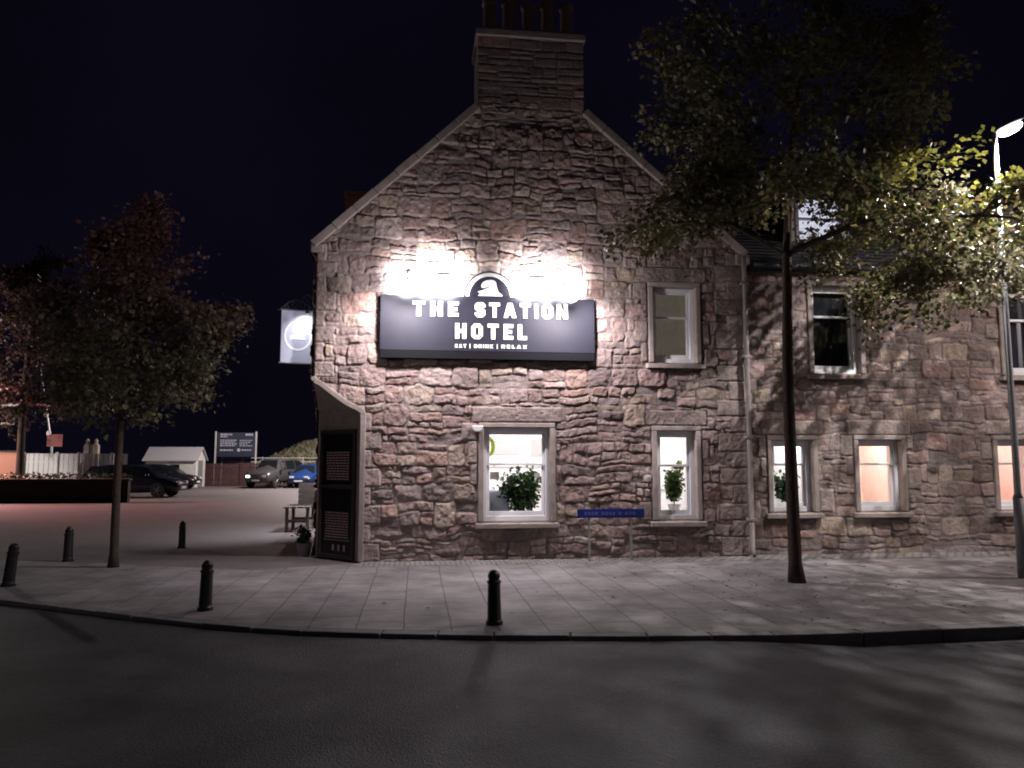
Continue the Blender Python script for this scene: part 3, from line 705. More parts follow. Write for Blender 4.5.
def text(mb, s, x0, x1, z0, z1, y0, y1, gap=.24):
    h = z1 - z0; tot = sum(glyph(c)[0] for c in s) + gap * (len(s) - 1); k_ = (x1 - x0) / tot; x = x0
    for c in s:
        w, polys = glyph(c)
        for p_ in polys: mb.prism([(x + u * k_, z0 + v * h) for u, v in p_], y0, y1)
        x += (w + gap) * k_

SX0, SX1, SZ0, SZ1 = -.632, 2.965, 3.30, 4.355
sign = empty('hotel_sign', ((SX0 + SX1) / 2, 0, SZ0), label='wide dark navy hotel name board with white lettering high on the gable', cat='sign')
m = MB(); m.box(SX0, SX1, -.155, -.06, SZ0 + .13, SZ1); m.build('board', NAVY, sign, bevel=.006)
m = MB(); m.box(SX0 + .004, SX1 - .004, -.150, .0, SZ0, SZ0 + .127); m.build('lower_trim', mat('matt_black', (.008, .008, .010), .8, spec=.1), sign, bevel=.006)
for x in (-.4, .6, 1.8, 2.7): m = MB(); m.box(x, x + .05, -.059, .02, SZ0 + .2, SZ1 - .05); m.build('mounting_batten', TIMBER, sign)
for wd, xa, xb, za, zb, y_, gp in (('THE', -.105, .655, 4.005, 4.255, -.170, .34), ('STATION', .925, 2.50, 4.005, 4.255, -.170, .26), ('HOTEL', .60, 1.80, 3.635, 3.895, -.170, .33),
        ('EAT', .60, .785, 3.485, 3.545, -.166, .3), ('|', .840, .855, 3.485, 3.545, -.166, .2), ('DRINK', .915, 1.235, 3.485, 3.545, -.166, .28), ('|', 1.295, 1.31, 3.485, 3.545, -.166, .2), ('RELAX', 1.37, 1.80, 3.485, 3.545, -.166, .34)):
    m = MB(); text(m, wd, xa, xb, za, zb, y_, -.156, gp); m.build('lettering', WHITE_L, sign)
# round emblem: half disc rising above the board
ex, ez = 1.175, 4.335
def half_disc(r, n=28): return [(ex + r * math.cos(math.pi * i / n), ez + .024 + r * math.sin(math.pi * i / n)) for i in range(n + 1)]
def half_ring(mb, r0, r1, y0, y1, n=28):
    for i in range(n):
        a, b = math.pi * i / n, math.pi * (i + 1) / n
        mb.prism([(ex + r0 * math.cos(a), ez + .024 + r0 * math.sin(a)), (ex + r1 * math.cos(a), ez + .024 + r1 * math.sin(a)), (ex + r1 * math.cos(b), ez + .024 + r1 * math.sin(b)), (ex + r0 * math.cos(b), ez + .024 + r0 * math.sin(b))], y0, y1)
m = MB(); m.prism(half_disc(.435), -.150, -.10); em = m.build('emblem', NAVY, sign)
m = MB(); half_ring(m, .345, .405, -.160, -.151); m.build('emblem_ring', WHITE_L, em)
fig = [(-.20, .03), (.215, .03), (.20, .06), (.16, .085), (.135, .12), (.115, .20), (.105, .265), (.075, .295), (.02, .305), (-.06, .295), (-.12, .26), (-.145, .21), (-.14, .175), (-.105, .165), (-.065, .175), (-.03, .185), (.01, .205), (-.02, .17), (-.07, .15), (-.12, .125), (-.205, .10), (-.165, .075)]
m = MB(); m.prism([(ex + a, ez + .005 + b) for a, b in fig], -.162, -.151); m.build('emblem_figure', WHITE_L, em)

# floodlights on arms
FLM = mat('flood_lens', (.9, .9, .9), .4, emit=(1, .97, 1), estr=30)
for i, (fx, fy, fz) in enumerate(FL):
    t = empty('floodlight', (fx, 0, fz), label='floodlight on an arm over the %s end of the hotel name board' % ('left', 'right')[i], cat='floodlight', group='floodlights over the hotel name board')
    m = MB(); m.tube([(fx, -.02, fz + .36), (fx, -.3, fz + .38), (fx, -.62, fz + .30), (fx, fy, fz + .06)], .014, 8); m.box(fx - .05, fx + .05, -.07, -.03, fz + .28, fz + .44); m.build('arm', IRON, t)
    sg = 1 if fx < 1 else -1; xa, xb = sorted((fx - sg * .05, fx + sg * .66))
    m = MB(); m.tube([(xa - .02, -.60, 4.61), (xb + .02, -.60, 4.61)], .030, 10); m.build('housing', PAINTW, t, smooth=True)
    m = MB(); m.tube([(xa, -.60, 4.565), (xb, -.60, 4.565)], .024, 10); m.build('lens', FLM, t, smooth=True)
    m = MB(); m.lathe((fx, fy, fz), [(.02, .075), (.07, .05), (.095, .01), (.085, -.05), (.04, -.08), (.01, -.085)], 24); m.build('bulb', FLM, t, smooth=True)

# ------------------------------------------------------------------ hanging sign on the corner
hs = empty('hanging_sign', (XL, .3, 3.2), label='white hanging sign with a ring emblem on a scrolled iron bracket at the hotel corner', cat='sign')
def HP(s, z, y=0): # s distance out from the wall; the panel swings a little towards the road
    return Vector((XL - .06 - s * math.cos(R(12)), .30 - s * math.sin(R(12)) + y, z))
m = MB(); m.tube([HP(-.1, 4.12), HP(.58, 4.12)], .014, 8)
def scroll(mb, c, r0, turns, a0, flip=1, th=.008):
    pts = []
    for i in range(26):
        a = a0 + flip * turns * 2 * math.pi * i / 25; r = r0 * (1 - .8 * i / 25); pts.append(HP(c[0] + r * math.cos(a), c[1] + r * math.sin(a)))
    mb.tube(pts, th, 5)
scroll(m, (.30, 4.22), .085, 1.3, R(200), -1); scroll(m, (.10, 4.33), .10, 1.3, R(-60)); scroll(m, (.12, 4.20), .06, 1.2, R(180)); scroll(m, (.45, 4.165), .045, 1.2, R(180), -1)
m.tube([HP(0, 4.15), HP(.16, 4.25), HP(.30, 4.31), HP(.42, 4.25), HP(.54, 4.14)], .009, 6); m.tube([HP(.0, 4.0), HP(.0, 4.50)], .013, 6)
m.tube([HP(-.08, 3.22), HP(.0, 3.22)], .012, 6); scroll(m, (.02, 3.12), .05, 1.2, R(90)); m.build('bracket', mat('grey_iron', (.10, .10, .11), .5), hs)
m = MB(); c = HP(.27, 3.68); a12 = R(12)
m.obox(c, .50, .05, .88, a12); pn = m.build('panel', mat('glowing_sign_panel', (.42, .42, .50), .35, emit=(.62, .64, .85), estr=.26), hs, bevel=.008)  # panel and emblem colours given a faint glow
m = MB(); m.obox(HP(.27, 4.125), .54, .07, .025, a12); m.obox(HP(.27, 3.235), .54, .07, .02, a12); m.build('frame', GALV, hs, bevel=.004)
m = MB(); n = 36; fw = Vector((math.sin(a12), -math.cos(a12), 0)); sd = Vector((math.cos(a12), math.sin(a12), 0))
cc = HP(.25, 3.69) + fw * .028
for i in range(n):
    a, b = 2 * math.pi * i / n, 2 * math.pi * (i + 1) / n
    q = [cc + sd * (rr * math.cos(t)) + Vector((0, 0, rr * math.sin(t) * 1.12)) for rr, t in ((.195, a), (.222, a), (.222, b), (.195, b))]
    m.add(q + [v + fw * .006 for v in q], [(0, 1, 2, 3), (7, 6, 5, 4), (0, 4, 5, 1), (1, 5, 6, 2), (2, 6, 7, 3), (3, 7, 4, 0)])
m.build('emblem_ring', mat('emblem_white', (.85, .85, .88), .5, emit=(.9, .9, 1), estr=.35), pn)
m = MB(); cc2 = cc + fw * .004
for a, b in ((-.10, -.02), (-.04, .05), (.02, -.04)): pass
m.add([cc2 + sd * u + Vector((0, 0, v)) for u, v in ((-.13, -.06), (.13, -.06), (.10, .0), (.07, .10), (.0, .14), (-.08, .11), (-.09, .05), (-.02, .04), (-.12, .0))], [tuple(range(9))])
m.build('emblem_figure', mat('emblem_white', (1, 1, 1)), pn)
m = MB(); sp = HP(.12, 3.86) + fw * .33  # small lamp added to give the panel its bright spot
m.tube([HP(.02, 4.30), HP(.06, 4.30) + fw * .2, sp + Vector((0, 0, .22))], .008, 6); m.lathe(tuple(sp + Vector((0, 0, .16))), [(.02, .06), (.035, .04), (.045, 0)], 10); m.build('added_sign_lamp', IRON, hs)
lamp('added_sign_light', 'SPOT', tuple(sp + Vector((0, 0, .14))), 16, (.92, .94, 1), .02, target=tuple(HP(.12, 3.76)), spot=100, blend=.6)

# ------------------------------------------------------------------ menu board in the splayed corner
mb_root = empty('menu_board', tuple((A2 + B2) / 2), label='tall dark two panel menu board filling the splayed corner of the hotel', cat='menu board')
def CP(s, z, d): q = A2 + dv * s + nv * d; return (q.x, q.y, z)
def cbox(m, s0, s1, z0, z1, d0, d1):
    m.add([CP(s0, z0, d0), CP(s1, z0, d0), CP(s1, z0, d1), CP(s0, z0, d1), CP(s0, z1, d0), CP(s1, z1, d0), CP(s1, z1, d1), CP(s0, z1, d1)],
          [(0, 3, 2, 1), (4, 5, 6, 7), (0, 1, 5, 4), (1, 2, 6, 5), (2, 3, 7, 6), (3, 0, 4, 7)])
m = MB(); cbox(m, .14, .20, .02, 2.14, .004, .06); cbox(m, .98, 1.04, .02, 2.14, .004, .06); cbox(m, .201, .979, 2.07, 2.14, .004, .06); cbox(m, .201, .979, 1.16, 1.22, .004, .06); cbox(m, .201, .979, .02, .08, .004, .06)
m.build('frame', mat('brown_frame', (.04, .034, .034), .5), mb_root, bevel=.006)
PNL = mat('menu_panel', (.012, .010, .013), .3); TXT = mat('menu_text', (.48, .34, .34), .7)
for (a, b, rows) in ((1.225, 2.065, [(1.72, 1.72 - .055 * i) for i in range(8)]), (.085, 1.155, None)):
    m = MB(); cbox(m, .205, .975, a, b, .010, .03); pp = m.build('panel', PNL, mb_root)
    m = MB(); rg = random.Random(int(a * 100)); z = a + (b - a) * .62
    zend = a + (.07 if a > 1 else .26)
    while z > zend:
        s = .30
        while s < .86:
            w = rg.uniform(.03, .09); cbox(m, s, min(s + w, .88), z, z + .022, .031, .033); s += w + .018
        z -= .044
    if a < 1:
        cbox(m, .26, .92, .31, .32, .031, .033)
        for s in (.36, .50, .64): cbox(m, s, s + .05, .14, .24, .031, .033)
    m.build('small_print', TXT, pp)

# pictures, rails and shelves on the rooms' back walls
def back_wall(x, z, w, h, y, m_, n='wall_picture', f=.03):
    m = MB(); m.box(x, x + w, y - .03, y - .004, z, z + h); o = m.build(n, m_, hotel, bevel=.004)
PIC = mat('picture_grey', (.45, .42, .40), .7); PIC2 = mat('picture_rust', (.40, .20, .14), .7, noise=.5, nscale=9); SHF = mat('shelf_wood', (.35, .27, .2), .7)
back_wall(1.55, 1.75, .55, .30, 3.2, PIC); back_wall(2.35, 1.72, .28, .36, 3.2, PIC); back_wall(.2, 1.48, 3.0, .035, 3.2, PIC, 'dado_rail'); back_wall(1.9, 1.0, .9, .04, 3.2, SHF, 'shelf')
back_wall(4.3, 1.55, .5, .38, 3.0, PIC2); back_wall(3.4, 1.0, 2.1, .04, 3.0, PIC, 'dado_rail'); back_wall(6.5, 1.5, .4, .35, 3.0, PIC)
back_wall(8.75, 1.35, .35, .45, 3.0, PIC2); back_wall(7.5, .95, 2.0, .04, 3.0, SHF, 'dado_rail'); back_wall(9.1, 1.6, .2, .25, 3.0, PIC)
for k_ in range(5): back_wall(11.1 + .28 * k_, 1.15 + .22 * (k_ % 2), .2, .26, 3.0, (PIC2, PIC)[k_ % 2])
back_wall(9.7, .95, 2.6, .04, 3.0, SHF, 'dado_rail')
# bell-shaped wall alarm beside the window
m = MB(); m.prism([(.88, 2.20), (.90, 2.12), (.94, 2.09), (1.02, 2.09), (1.06, 2.12), (1.08, 2.20)], -.16, -.03, 'y')
al = m.build('wall_lantern', mat('cream_plastic', (.75, .73, .70), .4), None, bevel=.018)
tag(al, 'small white alarm box on the stone wall beside the largest lit window', 'alarm box')
m = MB(); m.box(.93, 1.03, -.03, .0, 2.10, 2.19); m.build('backplate', PAINTD, al)

# ------------------------------------------------------------------ street name plate on two posts
t = empty('street_name_sign', (3.15, -.32, 0), label='low blue street name plate on two thin posts in front of the gable', cat='street sign')
m = MB(); m.box(2.60, 3.72, -.35, -.335, .69, .835); m.build('plate', mat('blue_enamel', (.012, .022, .16), .35), t, bevel=.004)
BL = mat('worn_blue_lettering', (.06, .07, .26), .6); m = MB(); rg = random.Random(4); x = 2.72
while x < 3.55:
    w = rg.uniform(.03, .055); m.box(x, x + w, -.355, -.351, .735, .79); x += w + (.02 if rg.random() < .8 else .06)
m.build('worn_lettering', BL, t)
for x in (2.80, 3.50):
    m = MB(); m.box(x - .018, x + .018, -.333, -.30, 0, .83); m.build('post', GALV, t, bevel=.005)

# ------------------------------------------------------------------ bollards
def make_bollard():
    t = empty('bollard', (0, 0, 0))
    m = MB(); m.lathe((0, 0, 0), [(.085, 0), (.085, .035), (.074, .045), (.070, .06), (.062, .40), (.072, .405), (.072, .425), (.058, .432), (.055, .455), (.063, .46), (.063, .475)], 20)
    m.build('shaft', IRON, t, world=False, smooth=False)
    m = MB(); m.lathe((0, 0, 0), [(.060, .476), (.060, .485), (.052, .505), (.036, .525), (.014, .535), (.001, .537)], 20); m.build('cap', IRON, t, world=False, smooth=True)
    return t
bp_ = make_bollard()
spots = [(.78, -5.0, 1.0, 'black cast iron bollard near the kerb in front of the middle of the gable'), (-2.27, -3.89, 1.0, 'black cast iron bollard by the kerb left of the splayed hotel corner'),
         (-5.25, -1.89, 1.02, 'black cast iron bollard leaning slightly at the far left of the pavement'), (-5.67, .84, 1.05, 'black bollard left of the near street tree trunk at the edge of the side road'),
         (-4.40, 2.65, .95, 'small distant black bollard standing right of the left tree trunk in the side road')]
for i, (x, y, s, lab) in enumerate(spots):
    o = bp_ if i == 0 else copy_tree(bp_)
    o.location = (x, y, -.002 if i < 3 else -.02); o.scale = (s, s, s); o.rotation_euler = (R(rnd.uniform(-1, 1)), R((-1, 1, 5, 0, 0)[i]), rnd.random())
    tag(o, lab, 'bollard', 'cast iron bollards along the pavement')

# ------------------------------------------------------------------ street lamps
POLEM = mat('painted_pole', (.16, .16, .17), .6, noise=.2, nscale=12)
def street_lamp(x, y, h, head, label, arm=.25, glow=FLM, world=True):
    t = empty('street_lamp', (x, y, 0), label=label, cat='street lamp')
    m = MB(); m.tube([(x, y, 0), (x, y, 1.1)], .066, 14); m.tube([(x, y, 1.1), (x, y, 1.16), (x, y, h)], [.066, .045, .036], 14); m.build('pole', POLEM, t, smooth=True)
    d = Vector(head).normalized()
    c = Vector((x, y, h)); e = c + Vector((d.x * arm, d.y * arm, .16))
    m = MB(); m.tube([c - Vector((0, 0, .02)), c + Vector((d.x * arm * .3, d.y * arm * .3, .1)), e], .03, 10); m.build('arm', POLEM, t, smooth=True)
    ang = math.atan2(d.y, d.x); Rm = (Matrix.Rotation(ang, 3, 'Z') @ Matrix.Rotation(R(-24), 3, 'Y')).to_quaternion()
    m = MB(); m.obox(e + Vector((d.x * .20, d.y * .20, .135)), .36, .22, .04, Rm); m.build('head', POLEM, t, bevel=.03)
    m = MB(); m.lathe((0, 0, 0), [(.001, -.085), (.07, -.075), (.12, -.045), (.14, -.005), (.125, .03), (.001, .035)], 20); m.v = [tuple(e + Vector((d.x * .2, d.y * .2, .07)) + Rm @ Vector((a * 1.35, b * .9, c))) for a, b, c in m.v]; m.build('lens', glow, t, smooth=True)
    return t
LL = mat('lamp_lens', (.9, .9, .9), .4, emit=(1, .98, .97), estr=18)
street_lamp(8.36, -2.86, 6.24, (1, -.2), 'tall grey street lamp with glowing head at the right beside the big tree', arm=.02, glow=LL)
street_lamp(14.9, -3.9, 6.5, (-1, 0), 'unseen street lamp added beyond the right edge of the view to light the wing', glow=LL)
street_lamp(-7.6, -17.3, 7.0, (.2, 1), 'unseen street lamp added behind the viewer on the left to light the tree and corner', glow=LL)
street_lamp(6.7, -19.8, 7.2, (-.3, 1), 'unseen street lamp added across the road behind the viewer to light the gable', glow=LL)  # post for the added gable light, never in view
street_lamp(-4.7, 34.2, 6.9, (-1, .6), 'assumed car park lamp post hidden behind the hotel', glow=LL)  # out of view, assumed from the light on the car park

# ------------------------------------------------------------------ trees
def leaves_mesh(name, P, D, size, tones, parent, rg, droop=.3):
    n = len(P); a = rg.rand(n) * 2 * np.pi
    d = D + rg.randn(n, 3) * .55; d[:, 2] -= droop; d /= np.linalg.norm(d, axis=1)[:, None]
    up = rg.randn(n, 3) * .6 + np.array([0, 0, 1]); s = np.cross(d, up); s /= np.linalg.norm(s, axis=1)[:, None]; nn = np.cross(s, d)
    L_ = (size * (.6 + .8 * rg.rand(n)))[:, None]; W_ = L_ * (.34 + .12 * rg.rand(n))[:, None]
    fold = L_ * (.05 + .12 * rg.rand(n))[:, None]
    v = np.stack([P, P + d * L_ * .45 + s * W_ + nn * fold, P + d * L_ - nn * fold * .5, P + d * L_ * .40 - s * W_ + nn * fold], 1).reshape(-1, 3)
    i = np.arange(n)[:, None] * 4
    F = np.concatenate([i + np.array([0, 1, 2]), i + np.array([0, 2, 3])], 0)
    T = np.repeat(tones, 4, axis=0)
    return npmesh(name, v, F, LEAF, parent, tone=T)

def tree(root, base, trunk, r0, clumps, leafn, size, tonef, seed, clump_r=.5, twigs=8, limb_gap=1.3):
    rg = np.random.RandomState(seed); rr = random.Random(seed)
    m = MB(); n = len(trunk); m.tube(trunk, [r0 * (1.25 if i == 0 else 1 - .62 * i / (n - 1)) for i in range(n)], 12)
    P = []; D = []; C = []
    tp = [Vector(p) for p in trunk]
    cs_ = [Vector(c[:3]) for c in clumps]; cen = sum(cs_, Vector()) / len(cs_)
    nodes = [(p, r0 * (1 - .62 * i / (n - 1))) for i, p in enumerate(tp) if i >= n // 2]
    for a, b in zip(tp[n // 2:], tp[n // 2 + 1:]): nodes += [(a.lerp(b, f), r0 * .55) for f in (.25, .5, .75)]
    far = sorted(range(len(cs_)), key=lambda i: rr.random())
    mains = []
    for i in far:      # well spread clumps get the main limbs
        if all((cs_[i] - cs_[j]).length > limb_gap for j in mains): mains.append(i)
        if len(mains) >= 14: break
    for i in mains + [i for i in far if i not in mains]:
        c = cs_[i]; sc = clumps[i][3]; main = i in mains
        best = None
        for q, rq in nodes:
            d_ = (c - q).length; pen = d_ + (2.5 * max(0, q.z - c.z + .15 * d_)) + (0 if main else .0)
            if best is None or pen < best[0]: best = (pen, q, rq)
        st, rq = best[1], best[2]; L_ = (c - st).length
        mid1 = st.lerp(c, .35) + Vector((rr.uniform(-.06, .06) * L_, rr.uniform(-.06, .06) * L_, .10 * L_)); mid2 = st.lerp(c, .7) + Vector((rr.uniform(-.06, .06) * L_, rr.uniform(-.06, .06) * L_, .07 * L_))
        rb = min(rq * .6, .008 + .010 * L_) if not main else min(rq * .75, .012 + .012 * L_)
        m.tube([st, mid1, mid2, c], [rb, rb * .7, rb * .45, .006], 6)
        nodes += [(mid1, rb * .7), (mid2, rb * .45), (mid1.lerp(mid2, .5), rb * .55)]
        cx, cy, cz = c
        for _ in range(twigs):
            dr_ = Vector((rr.gauss(0, 1), rr.gauss(0, 1), rr.gauss(.05, .45))).normalized(); ln = clump_r * sc * rr.uniform(.5, 1.15)
            s0 = c.lerp(mid2, rr.uniform(0, .35)); e = s0 + dr_ * ln - Vector((0, 0, .12 * ln))
            m.tube([s0, s0.lerp(e, .5) + Vector((0, 0, .04)), e], [.006, .004, .002], 4, caps=False)
            k2 = max(3, int(leafn * rr.uniform(.6, 1.3)))
            tt = rg.rand(k2) ** .7
            pts = np.array(s0)[None] * (1 - tt[:, None]) + np.array(e)[None] * tt[:, None] + rg.randn(k2, 3) * np.array([.06, .06, .045]) * (1 + sc)
            P.append(pts); D.append(np.repeat(np.array(dr_)[None], k2, 0)); C.append(np.repeat(np.array([[cx, cy, cz]]), k2, 0))
    m.build('trunk', BARK, root, smooth=True)
    P = np.concatenate(P); D = np.concatenate(D); C = np.concatenate(C)
    leaves_mesh('crown', P, D, size, tonef(P, C, rg), root, rg)

def pick(rg, n, pal, w):
    pal = np.array(pal); i = rg.choice(len(pal), n, p=np.array(w) / sum(w)); return pal[i] * (.7 + .6 * rg.rand(n))[:, None]
# the big tree at the right
T1 = empty('street_tree', (5.07, -2.82, 0), label='big leafy street tree with a thin dark trunk in front of the hotel wing', cat='tree')
rr = random.Random(21); cl = []
def shell(n, c, rad, zmin=-9, sc=(.7, 1.15), fn=None):
    k_ = 0; g_ = 0
    while k_ < n and g_ < 20000:
        g_ += 1
        v = Vector((rr.gauss(0, 1), rr.gauss(0, 1), rr.gauss(0, 1))).normalized() * rr.uniform(.35, 1.0) ** .6
        p = (c[0] + v.x * rad[0], c[1] + v.y * rad[1], c[2] + v.z * rad[2])
        if p[2] < zmin or (fn and not fn(*p)): continue
        cl.append((*p, rr.uniform(*sc))); k_ += 1
shell(92, (5.5, -2.7, 6.6), (2.55, 2.0, 1.9), 4.75, fn=lambda x, y, z: not (4.6 < x < 6.2 and z < 5.5))
shell(52, (7.5, -2.0, 4.9), (1.7, 1.3, 1.25), 3.75, fn=lambda x, y, z: not (x < 6.9 and z < 4.7) and not (x > 7.6 and y < -2.3 and z > 4.4))
shell(7, (7.9, -3.3, 4.3), (.9, .5, .35), 3.8)
shell(14, (9.6, -2.0, 4.9), (.9, 1.0, .7), 4.0)
shell(12, (7.0, -4.1, 4.8), (1.5, .6, .4), 4.3)  # this shell and the next added to dapple the lamp's light on the road
shell(5, (5.0, -4.3, 5.0), (.9, .4, .3), 4.6)
cl[:] = [c for c in cl if (Vector(c[:3]) - Vector((8.5, -2.9, 6.3))).length > 1.35]
shell(12, (3.7, -2.2, 5.1), (.9, .9, .5), 4.6)
def tone1(P, C, rg):
    n = len(P); t = pick(rg, n, [(.060, .070, .026), (.085, .085, .032), (.11, .085, .04), (.09, .06, .035), (.13, .12, .04)], [4, 3, 2.5, 2.5, 1])
    h = np.abs(np.sin(C[:, 0] * 12.9 + C[:, 2] * 78.2 + C[:, 1] * 37.7)); t *= (.7 + .6 * h)[:, None]
    y_ = (h > .86) & (P[:, 0] > 6.0) & (P[:, 2] > 5.0) & (P[:, 2] < 6.2); t[y_] = t[y_] * .3 + np.array((.17, .165, .03)) * (.7 + .5 * rg.rand(y_.sum(), 1))  # some clumps near the street lamp: its glow put into their colour
    pl_ = (P[:, 0] > 7.2) & (h < .5); t[pl_] = t[pl_] * .6 + np.array((.11, .10, .07))  # leaves on the lamp side paled, lamplight put into the colour
    return np.clip(t, 0.01, .5)
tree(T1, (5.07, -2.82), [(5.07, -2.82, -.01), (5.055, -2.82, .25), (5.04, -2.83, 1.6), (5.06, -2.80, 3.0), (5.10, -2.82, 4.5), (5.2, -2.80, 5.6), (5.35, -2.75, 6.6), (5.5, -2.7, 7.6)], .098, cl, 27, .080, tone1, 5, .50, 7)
m = MB()
def autumn(P, C, rg):
    n = len(P); z = P[:, 2]; t = pick(rg, n, [(.12, .125, .07), (.16, .15, .09), (.15, .11, .085)], [3, 3, 2])
    k_ = np.clip((z - 3.3) / 1.4, 0, 1)[:, None]; red = pick(rg, n, [(.17, .085, .075), (.20, .11, .095), (.12, .065, .06)], [3, 2, 3])
    return (t * (1 - k_) + red * k_) * 1.25
T2 = empty('street_tree', (-4.60, -.14, 0), label='slender street tree with reddish top on the pavement left of the hotel', cat='tree')
cl = []; rr = random.Random(5)
shell(56, (-4.5, -.1, 3.25), (1.22, 1.1, 1.15), 2.0)
shell(28, (-4.5, -.1, 4.6), (.75, .7, .8)); shell(9, (-4.32, -.1, 5.45), (.16, .18, .42), sc=(.4, .6)); shell(5, (-4.95, -.1, 5.15), (.14, .2, .25), sc=(.4, .6)); shell(8, (-3.25, -.1, 3.9), (.35, .5, .3)); shell(6, (-5.8, -.1, 3.9), (.3, .4, .3))
tree(T2, (-4.6, -.14), [(-4.60, -.14, -.02), (-4.60, -.14, .2), (-4.61, -.14, 1.3), (-4.60, -.14, 2.3), (-4.56, -.14, 3.4), (-4.48, -.14, 4.4), (-4.35, -.14, 5.6)], .072, cl, 24, .078, autumn, 8, .42, 7)
T3 = empty('broadleaf_tree', (-17.3, 23.6, 0), label='large dark tree beyond the low wall at the far left', cat='tree')
cl = []; rr = random.Random(9)
shell(60, (-17.8, 24, 6.4), (3.6, 3.0, 3.6), 3.0, sc=(.9, 1.4)); shell(24, (-17.3, 24, 9.3), (1.4, 1.4, 1.9), sc=(.7, 1.1)); shell(20, (-14.6, 24, 5.4), (1.5, 1.5, 1.6))
tree(T3, (-17.3, 23.6), [(-17.3, 23.6, -.1), (-17.3, 23.6, .4), (-17.35, 23.6, 3), (-17.4, 23.8, 6), (-17.3, 24, 9), (-17.2, 24, 10.8)], .2, cl, 22, .15, lambda P, C, rg: autumn(P, C, rg) * .45, 12, 1.0, 8)

# fallen leaves round the big tree
rg = np.random.RandomState(3); n = 420
P = np.stack([5.2 + rg.randn(n) * 1.9, -3.4 + rg.randn(n) * 1.3, np.full(n, .006)], 1); P = P[(P[:, 1] < -.6) & (P[:, 1] > -5.5)]; n = len(P)
D = rg.randn(n, 3) * np.array([1, 1, .02])
fl = leaves_mesh('fallen_leaves', P, D, .05, pick(rg, n, [(.12, .08, .04), (.16, .12, .05), (.08, .05, .03)], [1, 1, 1]), None, rg, 0)
me = fl.data; co = np.zeros(len(me.vertices) * 3, np.float32); me.vertices.foreach_get('co', co); co = co.reshape(-1, 3); co[:, 2] = .004 + np.abs(co[:, 2] - .006) * .25; me.vertices.foreach_set('co', co.ravel()); me.update()
tag(fl, 'scattered brown fallen leaves on the paving around the big tree', 'fallen leaves', kind='stuff')
# ------------------------------------------------------------------ plants
def plant(name_label, pos, pot, h, spread, n, seed, potmat, size=.07, pal=((.02, .05, .012), (.03, .07, .015), (.015, .035, .01))):
    t = empty('potted_plant', pos, label=name_label, cat='potted plant')
    m = MB(); r_, ph = pot; m.lathe(pos, [(r_ * .7, 0), (r_, ph * .95), (r_ * 1.06, ph * .96), (r_ * 1.06, ph), (r_ * .9, ph), (r_ * .88, ph * .9)], 18); m.build('pot', potmat, t)
    rg = np.random.RandomState(seed); P = []; D = []; m = MB(); c = Vector(pos) + Vector((0, 0, ph * .9))
    for i in range(14):
        a = rg.rand() * 6.28; e = c + Vector((math.cos(a) * spread * rg.uniform(.2, 1), math.sin(a) * spread * rg.uniform(.2, 1), h * rg.uniform(.45, 1)))
        m.tube([c, c.lerp(e, .5) + Vector((0, 0, .05)), e], .005, 5)
        for _ in range(n // 14):
            q = c.lerp(e, rg.uniform(.35, 1.05)); P.append(np.array(q) + rg.randn(3) * spread * .22); D.append(rg.randn(3))
    m.build('stems', BARK, t); P = np.array(P); D = np.array(D)
    leaves_mesh('foliage', P, D, size, pick(rg, len(P), pal, [1] * len(pal)), t, rg); return t
CREAM = mat('cream_pot', (.6, .58, .56), .4)
def stand(x, y, z, r_, label):
    m = MB(); m.lathe((x, y, .05), [(r_ * .9, 0), (r_ * .9, .02), (.03, .03), (.03, z - .08), (r_, z - .07), (r_, z - .05)], 16); tag(m.build('plant_stand', PAINTD), label, 'plant stand')
stand(1.88, .80, .60, .14, 'thin stand carrying the bushy plant in the largest lit window')
plant('bushy dark green plant behind the lower sash of the largest lit window', (1.88, .80, .60), (.16, .14), .66, .40, 2100, 1, PAINTD, .08)
stand(4.62, .80, .72, .15, 'thin stand under the white potted plant in the narrow lit gable window')
plant('rounded green plant in a white pot in the narrow lit window of the gable', (4.62, .80, .72), (.12, .12), .78, .20, 1100, 2, CREAM, .07, ((.05, .08, .015), (.07, .10, .02), (.03, .05, .012)))
stand(6.80, .95, .72, .14, 'thin stand carrying the plant in the lit window beside the tree trunk')
plant('dark plant in the lit window just right of the big tree trunk', (6.80, .92, .72), (.12, .12), .60, .22, 800, 4, PAINTD, .08)
plant('small scraggy plant in a pale pot at the left foot of the hotel corner', (-1.93, 1.15, -.02), (.13, .22), .30, .17, 120, 6, mat('grey_pot', (.22, .21, .22), .7), .08)

